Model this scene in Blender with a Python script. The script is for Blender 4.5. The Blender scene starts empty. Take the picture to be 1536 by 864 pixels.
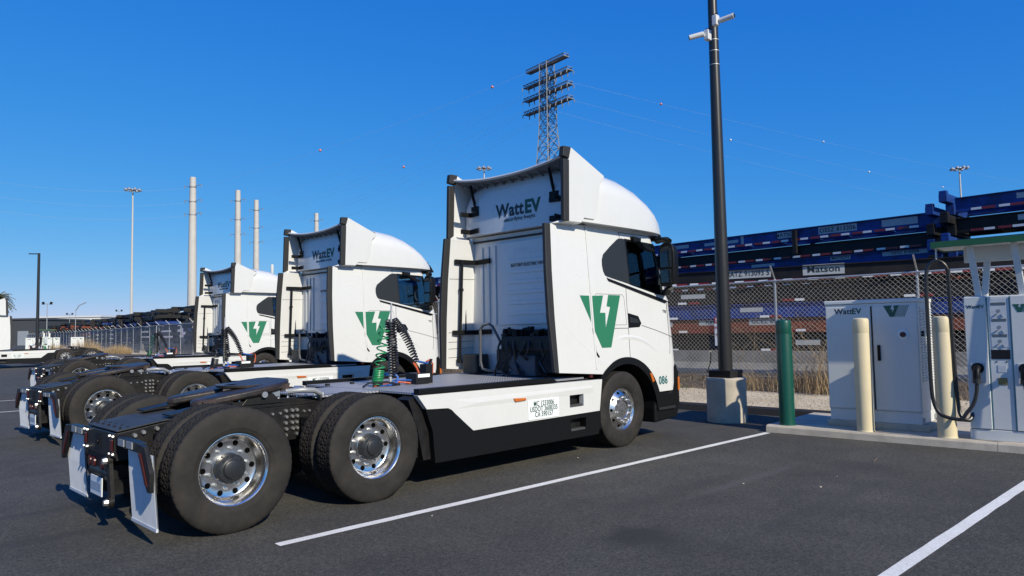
import bpy, math, random
from math import sin, cos, pi, radians as rad, sqrt, atan2, hypot
from mathutils import Vector, Matrix
random.seed(7)
S = bpy.context.scene
COL = S.collection

# ------------------------------------------------------------------ camera
PW, PH = 1536, 864
F, PITCH, ROLL, YAW, HC = 1067.7, .0596, -.0185, .8197, 1.639
fw = Vector((cos(YAW)*cos(PITCH), sin(YAW)*cos(PITCH), sin(PITCH)))
r_ = fw.cross(Vector((0, 0, 1))).normalized(); u_ = r_.cross(fw)
RV = cos(ROLL)*r_ + sin(ROLL)*u_; UV = -sin(ROLL)*r_ + cos(ROLL)*u_
CP = Vector((0, 0, HC))
cam = bpy.data.cameras.new('camera'); co = bpy.data.objects.new('camera', cam); COL.objects.link(co)
cam.sensor_width = 36; cam.lens = F*36/PW; cam.clip_end = 3000; cam.clip_start = .05
M = Matrix((RV, UV, -fw)).transposed().to_4x4(); M.translation = CP; co.matrix_world = M
S.camera = co
def ray(px, py): return fw + ((px-PW/2)*RV - (py-PH/2)*UV)/F
def at(px, py, d): return CP + ray(px, py)*d          # d: metres along the view axis
def gnd(px, py, z=0):
    d = ray(px, py); return CP + d*((z-HC)/d.z)

# ------------------------------------------------------------------ sky, sun, exposure
SUN_EL, SUN_TO = rad(32), rad(82.3)                   # light travels towards heading SUN_TO
W = bpy.data.worlds.new('World'); S.world = W; W.use_nodes = True
nt = W.node_tree; bg = nt.nodes['Background']
sk = nt.nodes.new('ShaderNodeTexSky'); sk.sky_type = 'NISHITA'; sk.sun_disc = False
sk.sun_elevation = SUN_EL
sd = Vector((-cos(SUN_TO)*cos(SUN_EL), -sin(SUN_TO)*cos(SUN_EL), sin(SUN_EL)))
sk.sun_rotation = atan2(sd.x, sd.y); sk.altitude = 0; sk.air_density = 1.0; sk.dust_density = 0; sk.ozone_density = 6
# grade the clear sky to the camera's deep blue, one response per channel
SKS = .1; sp_ = nt.nodes.new('ShaderNodeSeparateColor'); cc_ = nt.nodes.new('ShaderNodeCombineColor'); nt.links.new(sk.outputs[0], sp_.inputs[0])
for i_, (gain, gam) in enumerate(((.0219, 1.48), (.1196, .714), (.4636, .271))):
    pw = nt.nodes.new('ShaderNodeMath'); pw.operation = 'POWER'; pw.inputs[1].default_value = gam; nt.links.new(sp_.outputs[i_], pw.inputs[0])
    ml = nt.nodes.new('ShaderNodeMath'); ml.operation = 'MULTIPLY'; ml.inputs[1].default_value = gain/SKS; nt.links.new(pw.outputs[0], ml.inputs[0]); nt.links.new(ml.outputs[0], cc_.inputs[i_])
nt.links.new(cc_.outputs[0], bg.inputs[0]); bg.inputs[1].default_value = SKS
sl = bpy.data.lights.new('sun', 'SUN'); sl.energy = 5.0; sl.angle = rad(.53); sl.color = (1, .925, .77)
so = bpy.data.objects.new('sun', sl); COL.objects.link(so); so.rotation_euler = (-sd).to_track_quat('-Z', 'Y').to_euler()
so.location = (0, 0, 60)
vs = S.view_settings; vs.view_transform = 'Standard'; vs.look = 'None'; vs.gamma = 1; vs.exposure = 0.0
vs.use_curve_mapping = False

# ------------------------------------------------------------------ materials
MATS = {}
def mat(name, base, rough=.5, metal=0, var=.12, vscale=6, bump=0, bscale=80, coat=0, dirt=None, spec=.5, coord='Object', streak=0):
    if name in MATS: return MATS[name]
    m = bpy.data.materials.new(name); m.use_nodes = True; n = m.node_tree; b = n.nodes['Principled BSDF']
    L = n.links.new; N = n.nodes.new
    tc = N('ShaderNodeTexCoord').outputs[coord]
    if len(base) == 3: base = (*base, 1)
    no = N('ShaderNodeTexNoise'); no.inputs['Scale'].default_value = vscale; no.inputs['Detail'].default_value = 6; no.inputs['Roughness'].default_value = .65
    L(tc, no.inputs['Vector'])
    mx = N('ShaderNodeMix'); mx.data_type = 'RGBA'
    k = 1-var; d = dirt or (base[0]*k*.8, base[1]*k*.8, base[2]*k*.78)
    rp = N('ShaderNodeMapRange'); rp.inputs[1].default_value = .38; rp.inputs[2].default_value = .68
    L(no.outputs[0], rp.inputs[0])
    vm = N('ShaderNodeMath'); vm.operation = 'MULTIPLY'; vm.inputs[1].default_value = min(1, var*3)
    L(rp.outputs[0], vm.inputs[0]); L(vm.outputs[0], mx.inputs[0])
    mx.inputs[6].default_value = base; mx.inputs[7].default_value = (*d[:3], 1)
    outc = mx.outputs[2]
    if streak:                                         # rain streaks and road film
        mp = N('ShaderNodeMapping'); mp.inputs['Scale'].default_value = (7, 7, .7); L(tc, mp.inputs[0])
        n3 = N('ShaderNodeTexNoise'); n3.inputs['Scale'].default_value = 2.0; n3.inputs['Detail'].default_value = 8; n3.inputs['Roughness'].default_value = .7; L(mp.outputs[0], n3.inputs['Vector'])
        r3 = N('ShaderNodeMapRange'); r3.inputs[1].default_value = .48; r3.inputs[2].default_value = .75; r3.inputs[4].default_value = streak; L(n3.outputs[0], r3.inputs[0])
        m3 = N('ShaderNodeMix'); m3.data_type = 'RGBA'; L(r3.outputs[0], m3.inputs[0]); L(outc, m3.inputs[6]); m3.inputs[7].default_value = (.36, .34, .30, 1); outc = m3.outputs[2]
    L(outc, b.inputs['Base Color'])
    rr = N('ShaderNodeMapRange'); rr.inputs[3].default_value = max(.03, rough-.08); rr.inputs[4].default_value = min(1, rough+.1)
    L(no.outputs[0], rr.inputs[0]); L(rr.outputs[0], b.inputs['Roughness'])
    b.inputs['Metallic'].default_value = metal; b.inputs['Coat Weight'].default_value = coat; b.inputs['Coat Roughness'].default_value = .08
    b.inputs['Specular IOR Level'].default_value = spec
    if bump:
        n2 = N('ShaderNodeTexNoise'); n2.inputs['Scale'].default_value = bscale; n2.inputs['Detail'].default_value = 3
        L(tc, n2.inputs['Vector'])
        bp = N('ShaderNodeBump'); bp.inputs['Strength'].default_value = bump; bp.inputs['Distance'].default_value = .01
        L(n2.outputs[0], bp.inputs['Height']); L(bp.outputs[0], b.inputs['Normal'])
    MATS[name] = m; return m
WHITE = mat('white_paint', (.65, .65, .625), .28, var=.055, vscale=1.6, coat=.35, streak=.06)
WHITE2 = mat('white_powder_coat', (.64, .655, .63), .42, var=.05, vscale=3, streak=.06)
WPLAST = mat('white_moulded_panel', (.63, .63, .605), .36, var=.06, vscale=3, streak=.06)
BLKP = mat('black_plastic', (.0055, .006, .0065), .48, var=.2, vscale=8, bump=.05, bscale=300, spec=.22)
RUBTRIM = mat('rubber_edge_trim', (.02, .02, .02), .62, var=.2, vscale=5)
BLKM = mat('black_painted_steel', (.009, .009, .010), .42, var=.3, vscale=9, bump=.1, bscale=60, dirt=(.02, .018, .016), spec=.3)
STEEL = mat('zinc_bolt', (.62, .62, .60), .35, metal=.85, var=.1, vscale=30)
ALU = mat('polished_aluminium', (.82, .80, .77), .22, metal=1, var=.06, vscale=14)
DECK = mat('aluminium_tread_plate', (.50, .51, .52), .42, metal=.6, var=.2, vscale=7)
TYRE = mat('tyre_rubber', (.020, .0185, .0168), .72, var=.3, vscale=5, bump=.12, bscale=120, dirt=(.037, .0325, .028), spec=.25)
TREAD = mat('tyre_tread_rubber', (.016, .015, .0135), .82, var=.3, vscale=14, bump=.15, bscale=90, dirt=(.034, .029, .025), spec=.2)
HUBM = mat('hub_cap', (.02, .022, .025), .38, var=.15, vscale=12)
GREEN = mat('green_vinyl', (.024, .17, .085), .42, var=.04)
DKGREEN = mat('dark_green_lettering', (.012, .09, .06), .45, var=.05)
NAVY = mat('charcoal_lettering', (.02, .03, .035), .45, var=.05)
AMBER_ = None
TEAL = mat('teal_lettering', (.015, .13, .13), .45, var=.05)
AMBER = mat('amber_lens', (.55, .14, .02), .2, var=.1, vscale=40)
REDL = mat('red_lens', (.07, .008, .007), .3, var=.1, vscale=40)
GREASE = mat('greasy_plate', (.014, .0145, .016), .42, var=.35, vscale=7, dirt=(.05, .032, .025), bump=.2, bscale=40)
QUARTER = mat('dark_quarter_panel', (.02, .022, .022), .42, var=.08)
SEAT = mat('seat_fabric', (.05, .05, .055), .8)
SEAM = mat('panel_gap', (.035, .035, .034), .8, var=.1)
HOSEG = mat('green_air_hose', (.02, .24, .08), .35, var=.1)
HOSEK = mat('black_air_hose', (.014, .014, .015), .38, var=.1)
HOSEB = mat('blue_air_hose', (.03, .12, .42), .4, var=.1)
HOSER = mat('orange_cable', (.5, .09, .03), .45, var=.1)
SHEET = mat('grey_underside_panel', (.20, .21, .22), .5, var=.1)
PLATE = mat('white_sticker', (.78, .80, .78), .45, var=.03)
MIRR = mat('mirror_glass', (.7, .74, .76), .04, metal=1, var=.0)
CONC = mat('concrete', (.52, .46, .36), .85, var=.25, vscale=3, bump=.35, bscale=50, dirt=(.34, .30, .24))
CONC2 = mat('weathered_concrete', (.24, .235, .22), .9, var=.3, vscale=1.5, bump=.3, bscale=40)
GALV = mat('galvanised_steel', (.48, .49, .49), .48, metal=.55, var=.2, vscale=20)
WIRE = mat('fence_wire', (.46, .43, .37), .55, metal=.1, var=.15, vscale=12)
YELLOW = mat('cream_bollard_sleeve', (.66, .56, .35), .5, var=.08, vscale=4, dirt=(.50, .42, .28), streak=.25)
BGREEN = mat('green_bollard_sleeve', (.004, .070, .048), .36, var=.08, vscale=4)
CANG = mat('green_canopy_trim', (.018, .10, .038), .45, var=.08)
POLE = mat('dark_bronze_pole', (.02, .019, .018), .34, var=.1, vscale=5)
CBLUE = mat('blue_chassis_paint', (.008, .046, .24), .5, var=.3, vscale=2.5, dirt=(.012, .022, .06), spec=.3)
CBLK = mat('black_chassis_paint', (.007, .007, .009), .55, var=.3, vscale=3, dirt=(.02, .018, .016), spec=.25)
CORG = mat('orange_chassis_paint', (.17, .034, .014), .6, var=.35, vscale=3, dirt=(.10, .035, .022), spec=.3)
TAPER = mat('red_reflective_tape', (.20, .012, .013), .4, var=.2)
TAPEW = mat('white_reflective_tape', (.70, .70, .70), .3, var=.06)
BOARD = mat('grey_label_board', (.40, .42, .43), .5, var=.15, vscale=9)
FARCON = mat('pale_concrete_pole', (.52, .50, .46), .8, var=.12, vscale=.5)
FARST = mat('weathered_lattice_steel', (.24, .25, .26), .6, metal=.2, var=.15, vscale=1)
DRY = mat('dry_weed', (.34, .25, .14), .85, var=.3, vscale=9, dirt=(.22, .15, .08))
WEED = mat('green_weed', (.10, .14, .04), .8, var=.3, vscale=9)
ROCK = mat('crushed_stone', (.62, .53, .38), .9, var=.3, vscale=11, dirt=(.36, .29, .20))
SCREEN = mat('black_screen', (.012, .012, .014), .12, var=.0)
ORB = mat('orange_marker_ball', (.75, .13, .03), .5, var=.1)
PALM = mat('palm_frond', (.09, .11, .035), .7, var=.35, vscale=3, dirt=(.16, .11, .05))
BARK = mat('palm_trunk', (.16, .12, .09), .9, var=.3, vscale=6)
SIGNR = mat('red_sign_paint', (.42, .03, .03), .5, var=.08)

def ground_mat(name, cols, scales, bump, rough=.9, speck=.0, spots=()):
    m = bpy.data.materials.new(name); m.use_nodes = True; n = m.node_tree; b = n.nodes['Principled BSDF']; N = n.nodes.new; L = n.links.new
    tc = N('ShaderNodeTexCoord').outputs['Object']; last = None
    for i, (s, c0, c1, w) in enumerate(cols):
        no = N('ShaderNodeTexNoise'); no.inputs['Scale'].default_value = s; no.inputs['Detail'].default_value = 8; no.inputs['Roughness'].default_value = .6
        L(tc, no.inputs['Vector'])
        cr = N('ShaderNodeValToRGB'); cr.color_ramp.elements[0].position = .35; cr.color_ramp.elements[1].position = .66
        cr.color_ramp.elements[0].color = (*c0, 1); cr.color_ramp.elements[1].color = (*c1, 1)
        L(no.outputs[0], cr.inputs[0])
        if last is None: last = cr.outputs[0]
        else:
            mx = N('ShaderNodeMix'); mx.data_type = 'RGBA'; mx.blend_type = 'MULTIPLY'; mx.inputs[0].default_value = w
            L(last, mx.inputs[6]); L(cr.outputs[0], mx.inputs[7]); last = mx.outputs[2]
    if speck:
        vo = N('ShaderNodeTexVoronoi'); vo.inputs['Scale'].default_value = 95; L(tc, vo.inputs['Vector'])
        cr = N('ShaderNodeValToRGB'); cr.color_ramp.elements[0].color = (.45, .45, .45, 1); cr.color_ramp.elements[1].color = (1.95, 1.92, 1.85, 1)
        sp = N('ShaderNodeSeparateColor'); L(vo.outputs['Color'], sp.inputs[0]); L(sp.outputs[0], cr.inputs[0])
        mx = N('ShaderNodeMix'); mx.data_type = 'RGBA'; mx.blend_type = 'MULTIPLY'; mx.inputs[0].default_value = speck
        L(last, mx.inputs[6]); L(cr.outputs[0], mx.inputs[7]); last = mx.outputs[2]
    for (sx, sy, rx, ry, k, col) in spots:             # oil stains, tyre scuffs: dark or pale patches with ragged edges
        mp = N('ShaderNodeMapping'); mp.vector_type = 'POINT'; mp.inputs['Location'].default_value = (-sx/rx, -sy/ry, 0); mp.inputs['Scale'].default_value = (1/rx, 1/ry, 0); L(tc, mp.inputs[0])
        ln = N('ShaderNodeVectorMath'); ln.operation = 'LENGTH'; L(mp.outputs[0], ln.inputs[0])
        nn = N('ShaderNodeTexNoise'); nn.inputs['Scale'].default_value = 5; nn.inputs['Detail'].default_value = 6; L(tc, nn.inputs['Vector'])
        ad = N('ShaderNodeMath'); ad.operation = 'ADD'; L(ln.outputs['Value'], ad.inputs[0]); L(nn.outputs[0], ad.inputs[1])
        mr = N('ShaderNodeMapRange'); mr.inputs[1].default_value = 1.5; mr.inputs[2].default_value = .9; mr.inputs[3].default_value = 0; mr.inputs[4].default_value = k; L(ad.outputs[0], mr.inputs[0])
        mx = N('ShaderNodeMix'); mx.data_type = 'RGBA'; L(mr.outputs[0], mx.inputs[0]); L(last, mx.inputs[6]); mx.inputs[7].default_value = (*col, 1); last = mx.outputs[2]
    L(last, b.inputs['Base Color']); b.inputs['Roughness'].default_value = rough
    n2 = N('ShaderNodeTexNoise'); n2.inputs['Scale'].default_value = 110; n2.inputs['Detail'].default_value = 4; L(tc, n2.inputs['Vector'])
    bp = N('ShaderNodeBump'); bp.inputs['Strength'].default_value = bump; bp.inputs['Distance'].default_value = .012
    L(n2.outputs[0], bp.inputs['Height']); L(bp.outputs[0], b.inputs['Normal'])
    return m
ASPH = ground_mat('asphalt', [(.30, (.054, .0505, .0425), (.070, .066, .056), 1), (1.6, (.70, .71, .72), (1.12, 1.1, 1.08), .7), (24, (.62, .63, .65), (1.25, 1.25, 1.22), .7), (.9, (.80, .79, .78), (1.05, 1.05, 1.05), .8)], 0, .7, speck=.85, spots=[(gnd(957, 803).x, gnd(957, 803).y, .42, .30, .8, (.022, .02, .017)), (gnd(1120, 720).x, gnd(1120, 720).y, 1.6, .10, .35, (.11, .105, .095)), (gnd(860, 668).x, gnd(860, 668).y, .05, 1.2, .45, (.12, .11, .10)), (1.2, 7.0, 3.0, .16, .55, (.03, .028, .026)), (0.6, 8.1, 3.4, .14, .5, (.03, .028, .026)), (6.0, 4.2, 2.5, .14, .35, (.04, .038, .035)), (6.6, 2.9, 2.6, .13, .35, (.04, .038, .035)), (4.6, 3.3, .5, .4, .4, (.035, .033, .03)), (8.6, 3.4, .4, .5, .45, (.035, .033, .03)), (1.5, 14.5, 4.0, .2, .5, (.03, .028, .026))])
KERBD = mat('near_black_kerb', (.017, .017, .018), .8, var=.3, vscale=20, bump=.5, bscale=70)
GRAVEL = ground_mat('gravel', [(.8, (.50, .42, .28), (.66, .57, .41), 1), (14, (.55, .52, .48), (1.15, 1.1, 1.05), .7)], 0, .9, speck=.8)
SOIL = ground_mat('bank_soil', [(1.2, (.10, .075, .05), (.19, .15, .10), 1), (14, (.5, .5, .5), (1.2, 1.15, 1.1), .8)], 0, .9)
PAINT = ground_mat('line_paint', [(3, (.76, .74, .67), (.86, .84, .77), 1), (45, (.62, .61, .60), (1.04, 1.04, 1.04), .45)], 0, .5)
def glass_mat():
    m = bpy.data.materials.new('tinted_glass'); m.use_nodes = True; n = m.node_tree; n.nodes.remove(n.nodes['Principled BSDF']); N = n.nodes.new; L = n.links.new
    t = N('ShaderNodeBsdfTransparent'); t.inputs[0].default_value = (.60, .68, .70, 1)
    g = N('ShaderNodeBsdfGlossy'); g.inputs['Roughness'].default_value = .02; g.inputs[0].default_value = (.9, .95, 1, 1)
    fr = N('ShaderNodeFresnel'); fr.inputs[0].default_value = 1.5
    mx = N('ShaderNodeMixShader'); L(fr.outputs[0], mx.inputs[0]); L(t.outputs[0], mx.inputs[1]); L(g.outputs[0], mx.inputs[2])
    L(mx.outputs[0], n.nodes['Material Output'].inputs[0]); return m
GLASS = glass_mat()
def mesh_screen_mat():
    m = bpy.data.materials.new('distant_chain_link'); m.use_nodes = True; n = m.node_tree; N = n.nodes.new; L = n.links.new
    b = n.nodes['Principled BSDF']; b.inputs['Base Color'].default_value = (.22, .215, .20, 1); b.inputs['Roughness'].default_value = .7
    no = N('ShaderNodeTexNoise'); no.inputs['Scale'].default_value = .6; no.inputs['Detail'].default_value = 5
    L(N('ShaderNodeTexCoord').outputs['Object'], no.inputs['Vector'])
    mr = N('ShaderNodeMapRange'); mr.inputs[3].default_value = .40; mr.inputs[4].default_value = .82; L(no.outputs[0], mr.inputs[0])
    t = N('ShaderNodeBsdfTransparent'); mx = N('ShaderNodeMixShader'); L(mr.outputs[0], mx.inputs[0]); L(t.outputs[0], mx.inputs[1]); L(b.outputs[0], mx.inputs[2])
    L(mx.outputs[0], n.nodes['Material Output'].inputs[0]); return m
FARMESH = mesh_screen_mat()

# ------------------------------------------------------------------ helpers
class MB:
    def __init__(s): s.v = []; s.f = []
    def add(s, vs, fs):
        o = len(s.v); s.v += [tuple(v) for v in vs]; s.f += [tuple(i+o for i in f) for f in fs]; return s
    def box(s, x0, x1, y0, y1, z0, z1):
        return s.add([(x0, y0, z0), (x1, y0, z0), (x1, y1, z0), (x0, y1, z0), (x0, y0, z1), (x1, y0, z1), (x1, y1, z1), (x0, y1, z1)],
                     [(0, 3, 2, 1), (4, 5, 6, 7), (0, 1, 5, 4), (1, 2, 6, 5), (2, 3, 7, 6), (3, 0, 4, 7)])
    def bar(s, p0, p1, w, h, up=(0, 0, 1)):
        p0, p1 = Vector(p0), Vector(p1); d = (p1-p0).normalized(); up = Vector(up)
        a = d.cross(up)
        if a.length < 1e-4: a = d.cross(Vector((1, 0, 0)))
        a.normalize(); b = a.cross(d); a *= w/2; b *= h/2
        return s.add([p0-a-b, p0+a-b, p0+a+b, p0-a+b, p1-a-b, p1+a-b, p1+a+b, p1-a+b],
                     [(0, 1, 2, 3), (7, 6, 5, 4), (0, 4, 5, 1), (1, 5, 6, 2), (2, 6, 7, 3), (3, 7, 4, 0)])
    def prism(s, poly, fa, fb):
        n = len(poly); A = [fa(*p) for p in poly]; B = [fb(*p) for p in poly]
        return s.add(A+B, [tuple(range(n)), tuple(range(2*n-1, n-1, -1))]+[((i+1) % n, i, n+i, n+(i+1) % n) for i in range(n)])
    def cyl(s, p0, p1, r0, r1=None, n=16, cap=True):
        r1 = r0 if r1 is None else r1
        p0, p1 = Vector(p0), Vector(p1); d = (p1-p0).normalized()
        a = d.cross(Vector((0, 0, 1)) if abs(d.z) < .9 else Vector((1, 0, 0))).normalized(); b = d.cross(a)
        vs = []
        for p, r in ((p0, r0), (p1, r1)):
            for i in range(n):
                t = 2*pi*i/n; vs.append(p+a*(r*cos(t))+b*(r*sin(t)))
        fs = [(i, (i+1) % n, n+(i+1) % n, n+i) for i in range(n)]
        if cap: fs += [tuple(range(n-1, -1, -1)), tuple(range(n, 2*n))]
        return s.add(vs, fs)
    def tube(s, pts, r, n=8, cap=True):
        pts = [Vector(p) for p in pts]; m = len(pts); vs = []
        t0 = (pts[1]-pts[0]).normalized()
        a = t0.cross(Vector((0, 0, 1)) if abs(t0.z) < .9 else Vector((1, 0, 0))).normalized()
        for i, p in enumerate(pts):
            t = (pts[min(i+1, m-1)]-pts[max(i-1, 0)]).normalized()
            a = (a-t*a.dot(t)).normalized(); b = t.cross(a)
            for k in range(n):
                q = 2*pi*k/n; vs.append(p+a*(r*cos(q))+b*(r*sin(q)))
        fs = [(i*n+k, i*n+(k+1) % n, (i+1)*n+(k+1) % n, (i+1)*n+k) for i in range(m-1) for k in range(n)]
        if cap: fs += [tuple(range(n-1, -1, -1)), tuple(range((m-1)*n, m*n))]
        return s.add(vs, fs)
    def lathe(s, prof, cx=0, cz=0, n=48, y0=0, sgn=1, closed=False):
        # profile (y, radius) turned round the y axis at (cx, cz)
        m = len(prof); vs = []
        for i in range(n):
            t = 2*pi*i/n
            for (y, r) in prof: vs.append((cx+r*cos(t), y0+sgn*y, cz+r*sin(t)))
        fs = []
        for i in range(n):
            j = (i+1) % n
            for k in range(m-1 if not closed else m):
                l = (k+1) % m; q = (i*m+k, i*m+l, j*m+l, j*m+k); fs.append(q if sgn < 0 else q[::-1])
        return s.add(vs, fs)
    def lathez(s, prof, c=(0, 0), n=24):
        m = len(prof); vs = []
        for i in range(n):
            t = 2*pi*i/n
            for (r, z) in prof: vs.append((c[0]+r*cos(t), c[1]+r*sin(t), z))
        return s.add(vs, [(i*m+k, ((i+1) % n)*m+k, ((i+1) % n)*m+k+1, i*m+k+1) for i in range(n) for k in range(m-1)])
    def loft(s, secs, cap=True, closed=True):
        n = len(secs[0]); vs = [p for q in secs for p in q]; fs = []
        for i in range(len(secs)-1):
            for k in range(n if closed else n-1):
                fs.append((i*n+k, i*n+(k+1) % n, (i+1)*n+(k+1) % n, (i+1)*n+k))
        if cap: fs += [tuple(range(n-1, -1, -1)), tuple(range((len(secs)-1)*n, len(secs)*n))]
        return s.add(vs, fs)
    def mesh(s, name):
        me = bpy.data.meshes.new(name); me.from_pydata(s.v, [], s.f); me.update(); return me
    def build(s, name, m, parent=None, smooth=35, bevel=0, loc=None, fix=True):
        me = s.mesh(name); me.materials.append(m)
        if fix:
            import bmesh
            b = bmesh.new(); b.from_mesh(me); bmesh.ops.recalc_face_normals(b, faces=b.faces); b.to_mesh(me); b.free()
        return place(name, me, parent, smooth, bevel, loc)
def place(name, me, parent=None, smooth=35, bevel=0, loc=None):
    if smooth:
        me.polygons.foreach_set('use_smooth', [True]*len(me.polygons)); me.set_sharp_from_angle(angle=rad(smooth))
    o = bpy.data.objects.new(name, me); COL.objects.link(o); o.parent = parent
    if bevel:
        b = o.modifiers.new('bevel', 'BEVEL'); b.width = bevel; b.segments = 2; b.limit_method = 'ANGLE'; b.angle_limit = rad(40); b.harden_normals = False
    if loc: o.location = loc
    return o
def inst(name, me, parent=None, loc=(0, 0, 0), rot=(0, 0, 0), scale=None):
    o = bpy.data.objects.new(name, me); COL.objects.link(o); o.parent = parent; o.location = loc; o.rotation_euler = rot
    if scale: o.scale = scale
    return o
def tag(o, label=None, cat=None, group=None, kind=None):
    for k, v in (('label', label), ('category', cat), ('group', group), ('kind', kind)):
        if v: o[k] = v
    return o
def empty(name, loc=(0, 0, 0), rz=0, parent=None):
    o = bpy.data.objects.new(name, None); COL.objects.link(o); o.location = loc; o.rotation_euler = (0, 0, rz); o.empty_display_size = .3; o.parent = parent
    return o
KIDS = {}
def copy_tree(o, kids, parent=None):
    c = o.copy(); COL.objects.link(c); c.parent = parent
    for ch in kids.get(o.name, []): copy_tree(ch, kids, c)
    return c
def kidmap():
    k = {}
    for o in COL.objects:
        if o.parent: k.setdefault(o.parent.name, []).append(o)
    return k
TXT = {}
def text_mesh(s, size, m, bold=.0, sx=1.0, align='CENTER'):
    key = (s, size, m.name, bold, sx, align)
    if key in TXT: return TXT[key]
    c = bpy.data.curves.new('lettering', 'FONT'); c.body = s; c.size = size; c.align_x = align; c.align_y = 'CENTER'; c.offset = bold; c.extrude = .0012; c.space_character = 1.06; c.resolution_u = 4
    o = bpy.data.objects.new('tmp_text', c); COL.objects.link(o)
    dg = bpy.context.evaluated_depsgraph_get(); me = bpy.data.meshes.new_from_object(o.evaluated_get(dg))
    bpy.data.objects.remove(o); bpy.data.curves.remove(c)
    for v in me.vertices: v.co.x *= sx
    me.materials.clear(); me.materials.append(m); me.name = 'lettering'; TXT[key] = me; return me
def frame(origin, right, up):
    right = Vector(right).normalized(); up = Vector(up); n = right.cross(up).normalized(); up = n.cross(right)
    m = Matrix((right, up, n)).transposed().to_4x4(); m.translation = Vector(origin); return m
def text(s, size, m, parent, fr, bold=0., sx=1., align='CENTER'):
    o = bpy.data.objects.new('lettering', text_mesh(s, size, m, bold, sx, align)); COL.objects.link(o); o.parent = parent; o.matrix_local = fr; return o
def arc(cx, cz, r, a0, a1, n): return [(cx+r*cos(rad(a0+(a1-a0)*i/n)), cz+r*sin(rad(a0+(a1-a0)*i/n))) for i in range(n+1)]
def lerp(a, b, t): return a+(b-a)*t
def interp(x, xs, ys_):
    if x <= xs[0]: return ys_[0]
    for i in range(len(xs)-1):
        if x <= xs[i+1]: return lerp(ys_[i], ys_[i+1], (x-xs[i])/(xs[i+1]-xs[i]))
    return ys_[-1]

# ------------------------------------------------------------------ ground
def sheet(name, pts, z, m, kind='structure', sub=1):
    b = MB(); b.add([(x, y, z) for x, y in pts], [tuple(range(len(pts)))]); o = b.build(name, m, None, smooth=0, fix=False)
    tag(o, kind=kind); return o
g = MB(); R0 = 1600
g.add([(-R0, -R0, 0), (R0, -R0, 0), (R0, R0, 0), (-R0, R0, 0)], [(0, 1, 2, 3)])
tag(g.build('asphalt_ground', ASPH, None, smooth=0, fix=False), kind='structure')
def stripe(name, x0, x1, y0, w=.1, z=.004):
    b = MB(); n = 24
    rnd = random.Random(hash((x0, y0)) & 255)
    lo = [(lerp(x0, x1, i/n), y0-w/2+rnd.uniform(-.004, .004), z) for i in range(n+1)]
    hi = [(lerp(x0, x1, i/n), y0+w/2+rnd.uniform(-.004, .004), z) for i in range(n+1)]
    b.add(lo+hi, [(i, i+1, n+2+i, n+1+i) for i in range(n)])
    return tag(b.build(name, PAINT, None, smooth=0, fix=False), kind='structure')
for i, yy in enumerate((1.814, 5.417, 9.02, 12.62, 16.22, 19.85, 23.45)):
    stripe('painted_stall_line', 2.5 if i != 5 else -1.5, 10.36, yy)

# ------------------------------------------------------------------ tractor unit
YC = 1.21
def tyre_mesh(name='tyre'):
    b = MB(); n = 260; D = .52
    half = [(.040, .288, 0), (.026, .304, 0), (.0225, .306, 0), (.0205, .312, 0), (.017, .314, 0), (.010, .338, 0), (.0075, .340, 0), (.0065, .345, 0), (.0045, .347, 0), (.003, .37, 0), (.0, .41, 0), (.002, .45, 0), (.008, .482, 0), (.016, .503, 0), (.024, .514, 1),
            (.030, D, 1), (.074, D, 1), (.077, D-.014, 0), (.087, D-.014, 0), (.090, D, 2), (.118, D, 2), (.121, D-.014, 0), (.131, D-.014, 0), (.134, D, 3)]
    prof = half+[(.28-y, r, k) for (y, r, k) in reversed(half)]
    m = len(prof); vs = []; fs = []
    for i in range(n):
        t = 2*pi*i/n
        for j, (y, r, k) in enumerate(prof):
            ph = (0, 0, 2, 1)[k]
            if k and (i+ph*2) % 5 == 0: r -= .0045 if k == 1 else .008
            vs.append((r*cos(t), y, r*sin(t)))
    for i in range(n):
        for j in range(m-1): fs.append((i*m+j, i*m+j+1, ((i+1) % n)*m+j+1, ((i+1) % n)*m+j))
    b.add(vs, fs); me = b.mesh(name); me.materials.append(TYRE); me.materials.append(TREAD)
    idx = [1 if 14 <= (p % (m-1)) <= m-16 else 0 for p in range(len(me.polygons))]
    me.polygons.foreach_set('material_index', idx)
    me.polygons.foreach_set('use_smooth', [True]*len(me.polygons)); me.set_sharp_from_angle(angle=rad(30)); return me
TYRE_ME = tyre_mesh()
HOLE = mat('dark_opening', (.004, .004, .004), .9, var=0, spec=0)
def lm(prof, name, m, n=48, extra=None):
    b = MB(); b.lathe(prof, n=n)
    if extra: extra(b)
    me = b.mesh(name); me.materials.append(m)
    me.polygons.foreach_set('use_smooth', [True]*len(me.polygons)); me.set_sharp_from_angle(angle=rad(32)); return me
RIM_R = lm([(.05, .285), (.036, .296), (.030, .301), (.029, .295), (.036, .286), (.05, .278), (.075, .268), (.105, .262), (.135, .258), (.155, .248), (.163, .235), (.166, .18), (.163, .13), (.155, .12), (.155, .0)], 'rim', ALU, 64)
RIM_IN = lm([(.0, .29), (.0, .30), (.24, .30), (.24, .29), (.12, .25), (.12, .0)], 'rim', BLKM, 32)
def nuts_rear(b):
    for k in range(10):
        a = 2*pi*k/10+.2; b.cyl((.168*cos(a), .166, .168*sin(a)), (.168*cos(a), .138, .168*sin(a)), .015, .012, 6)
NUTS_R = lm([(.2, .001), (.2, .0012)], 'lug_nuts', STEEL, 3, nuts_rear)
def holes(b, r, y0, dy, R, ang=0):
    for k in range(10):
        a = 2*pi*k/10+ang
        c = Vector((r*cos(a), y0, r*sin(a))); d = Vector((dy*cos(a), -1, dy*sin(a))).normalized()
        b.cyl(c, c+d*.006, R, R, 14)
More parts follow.
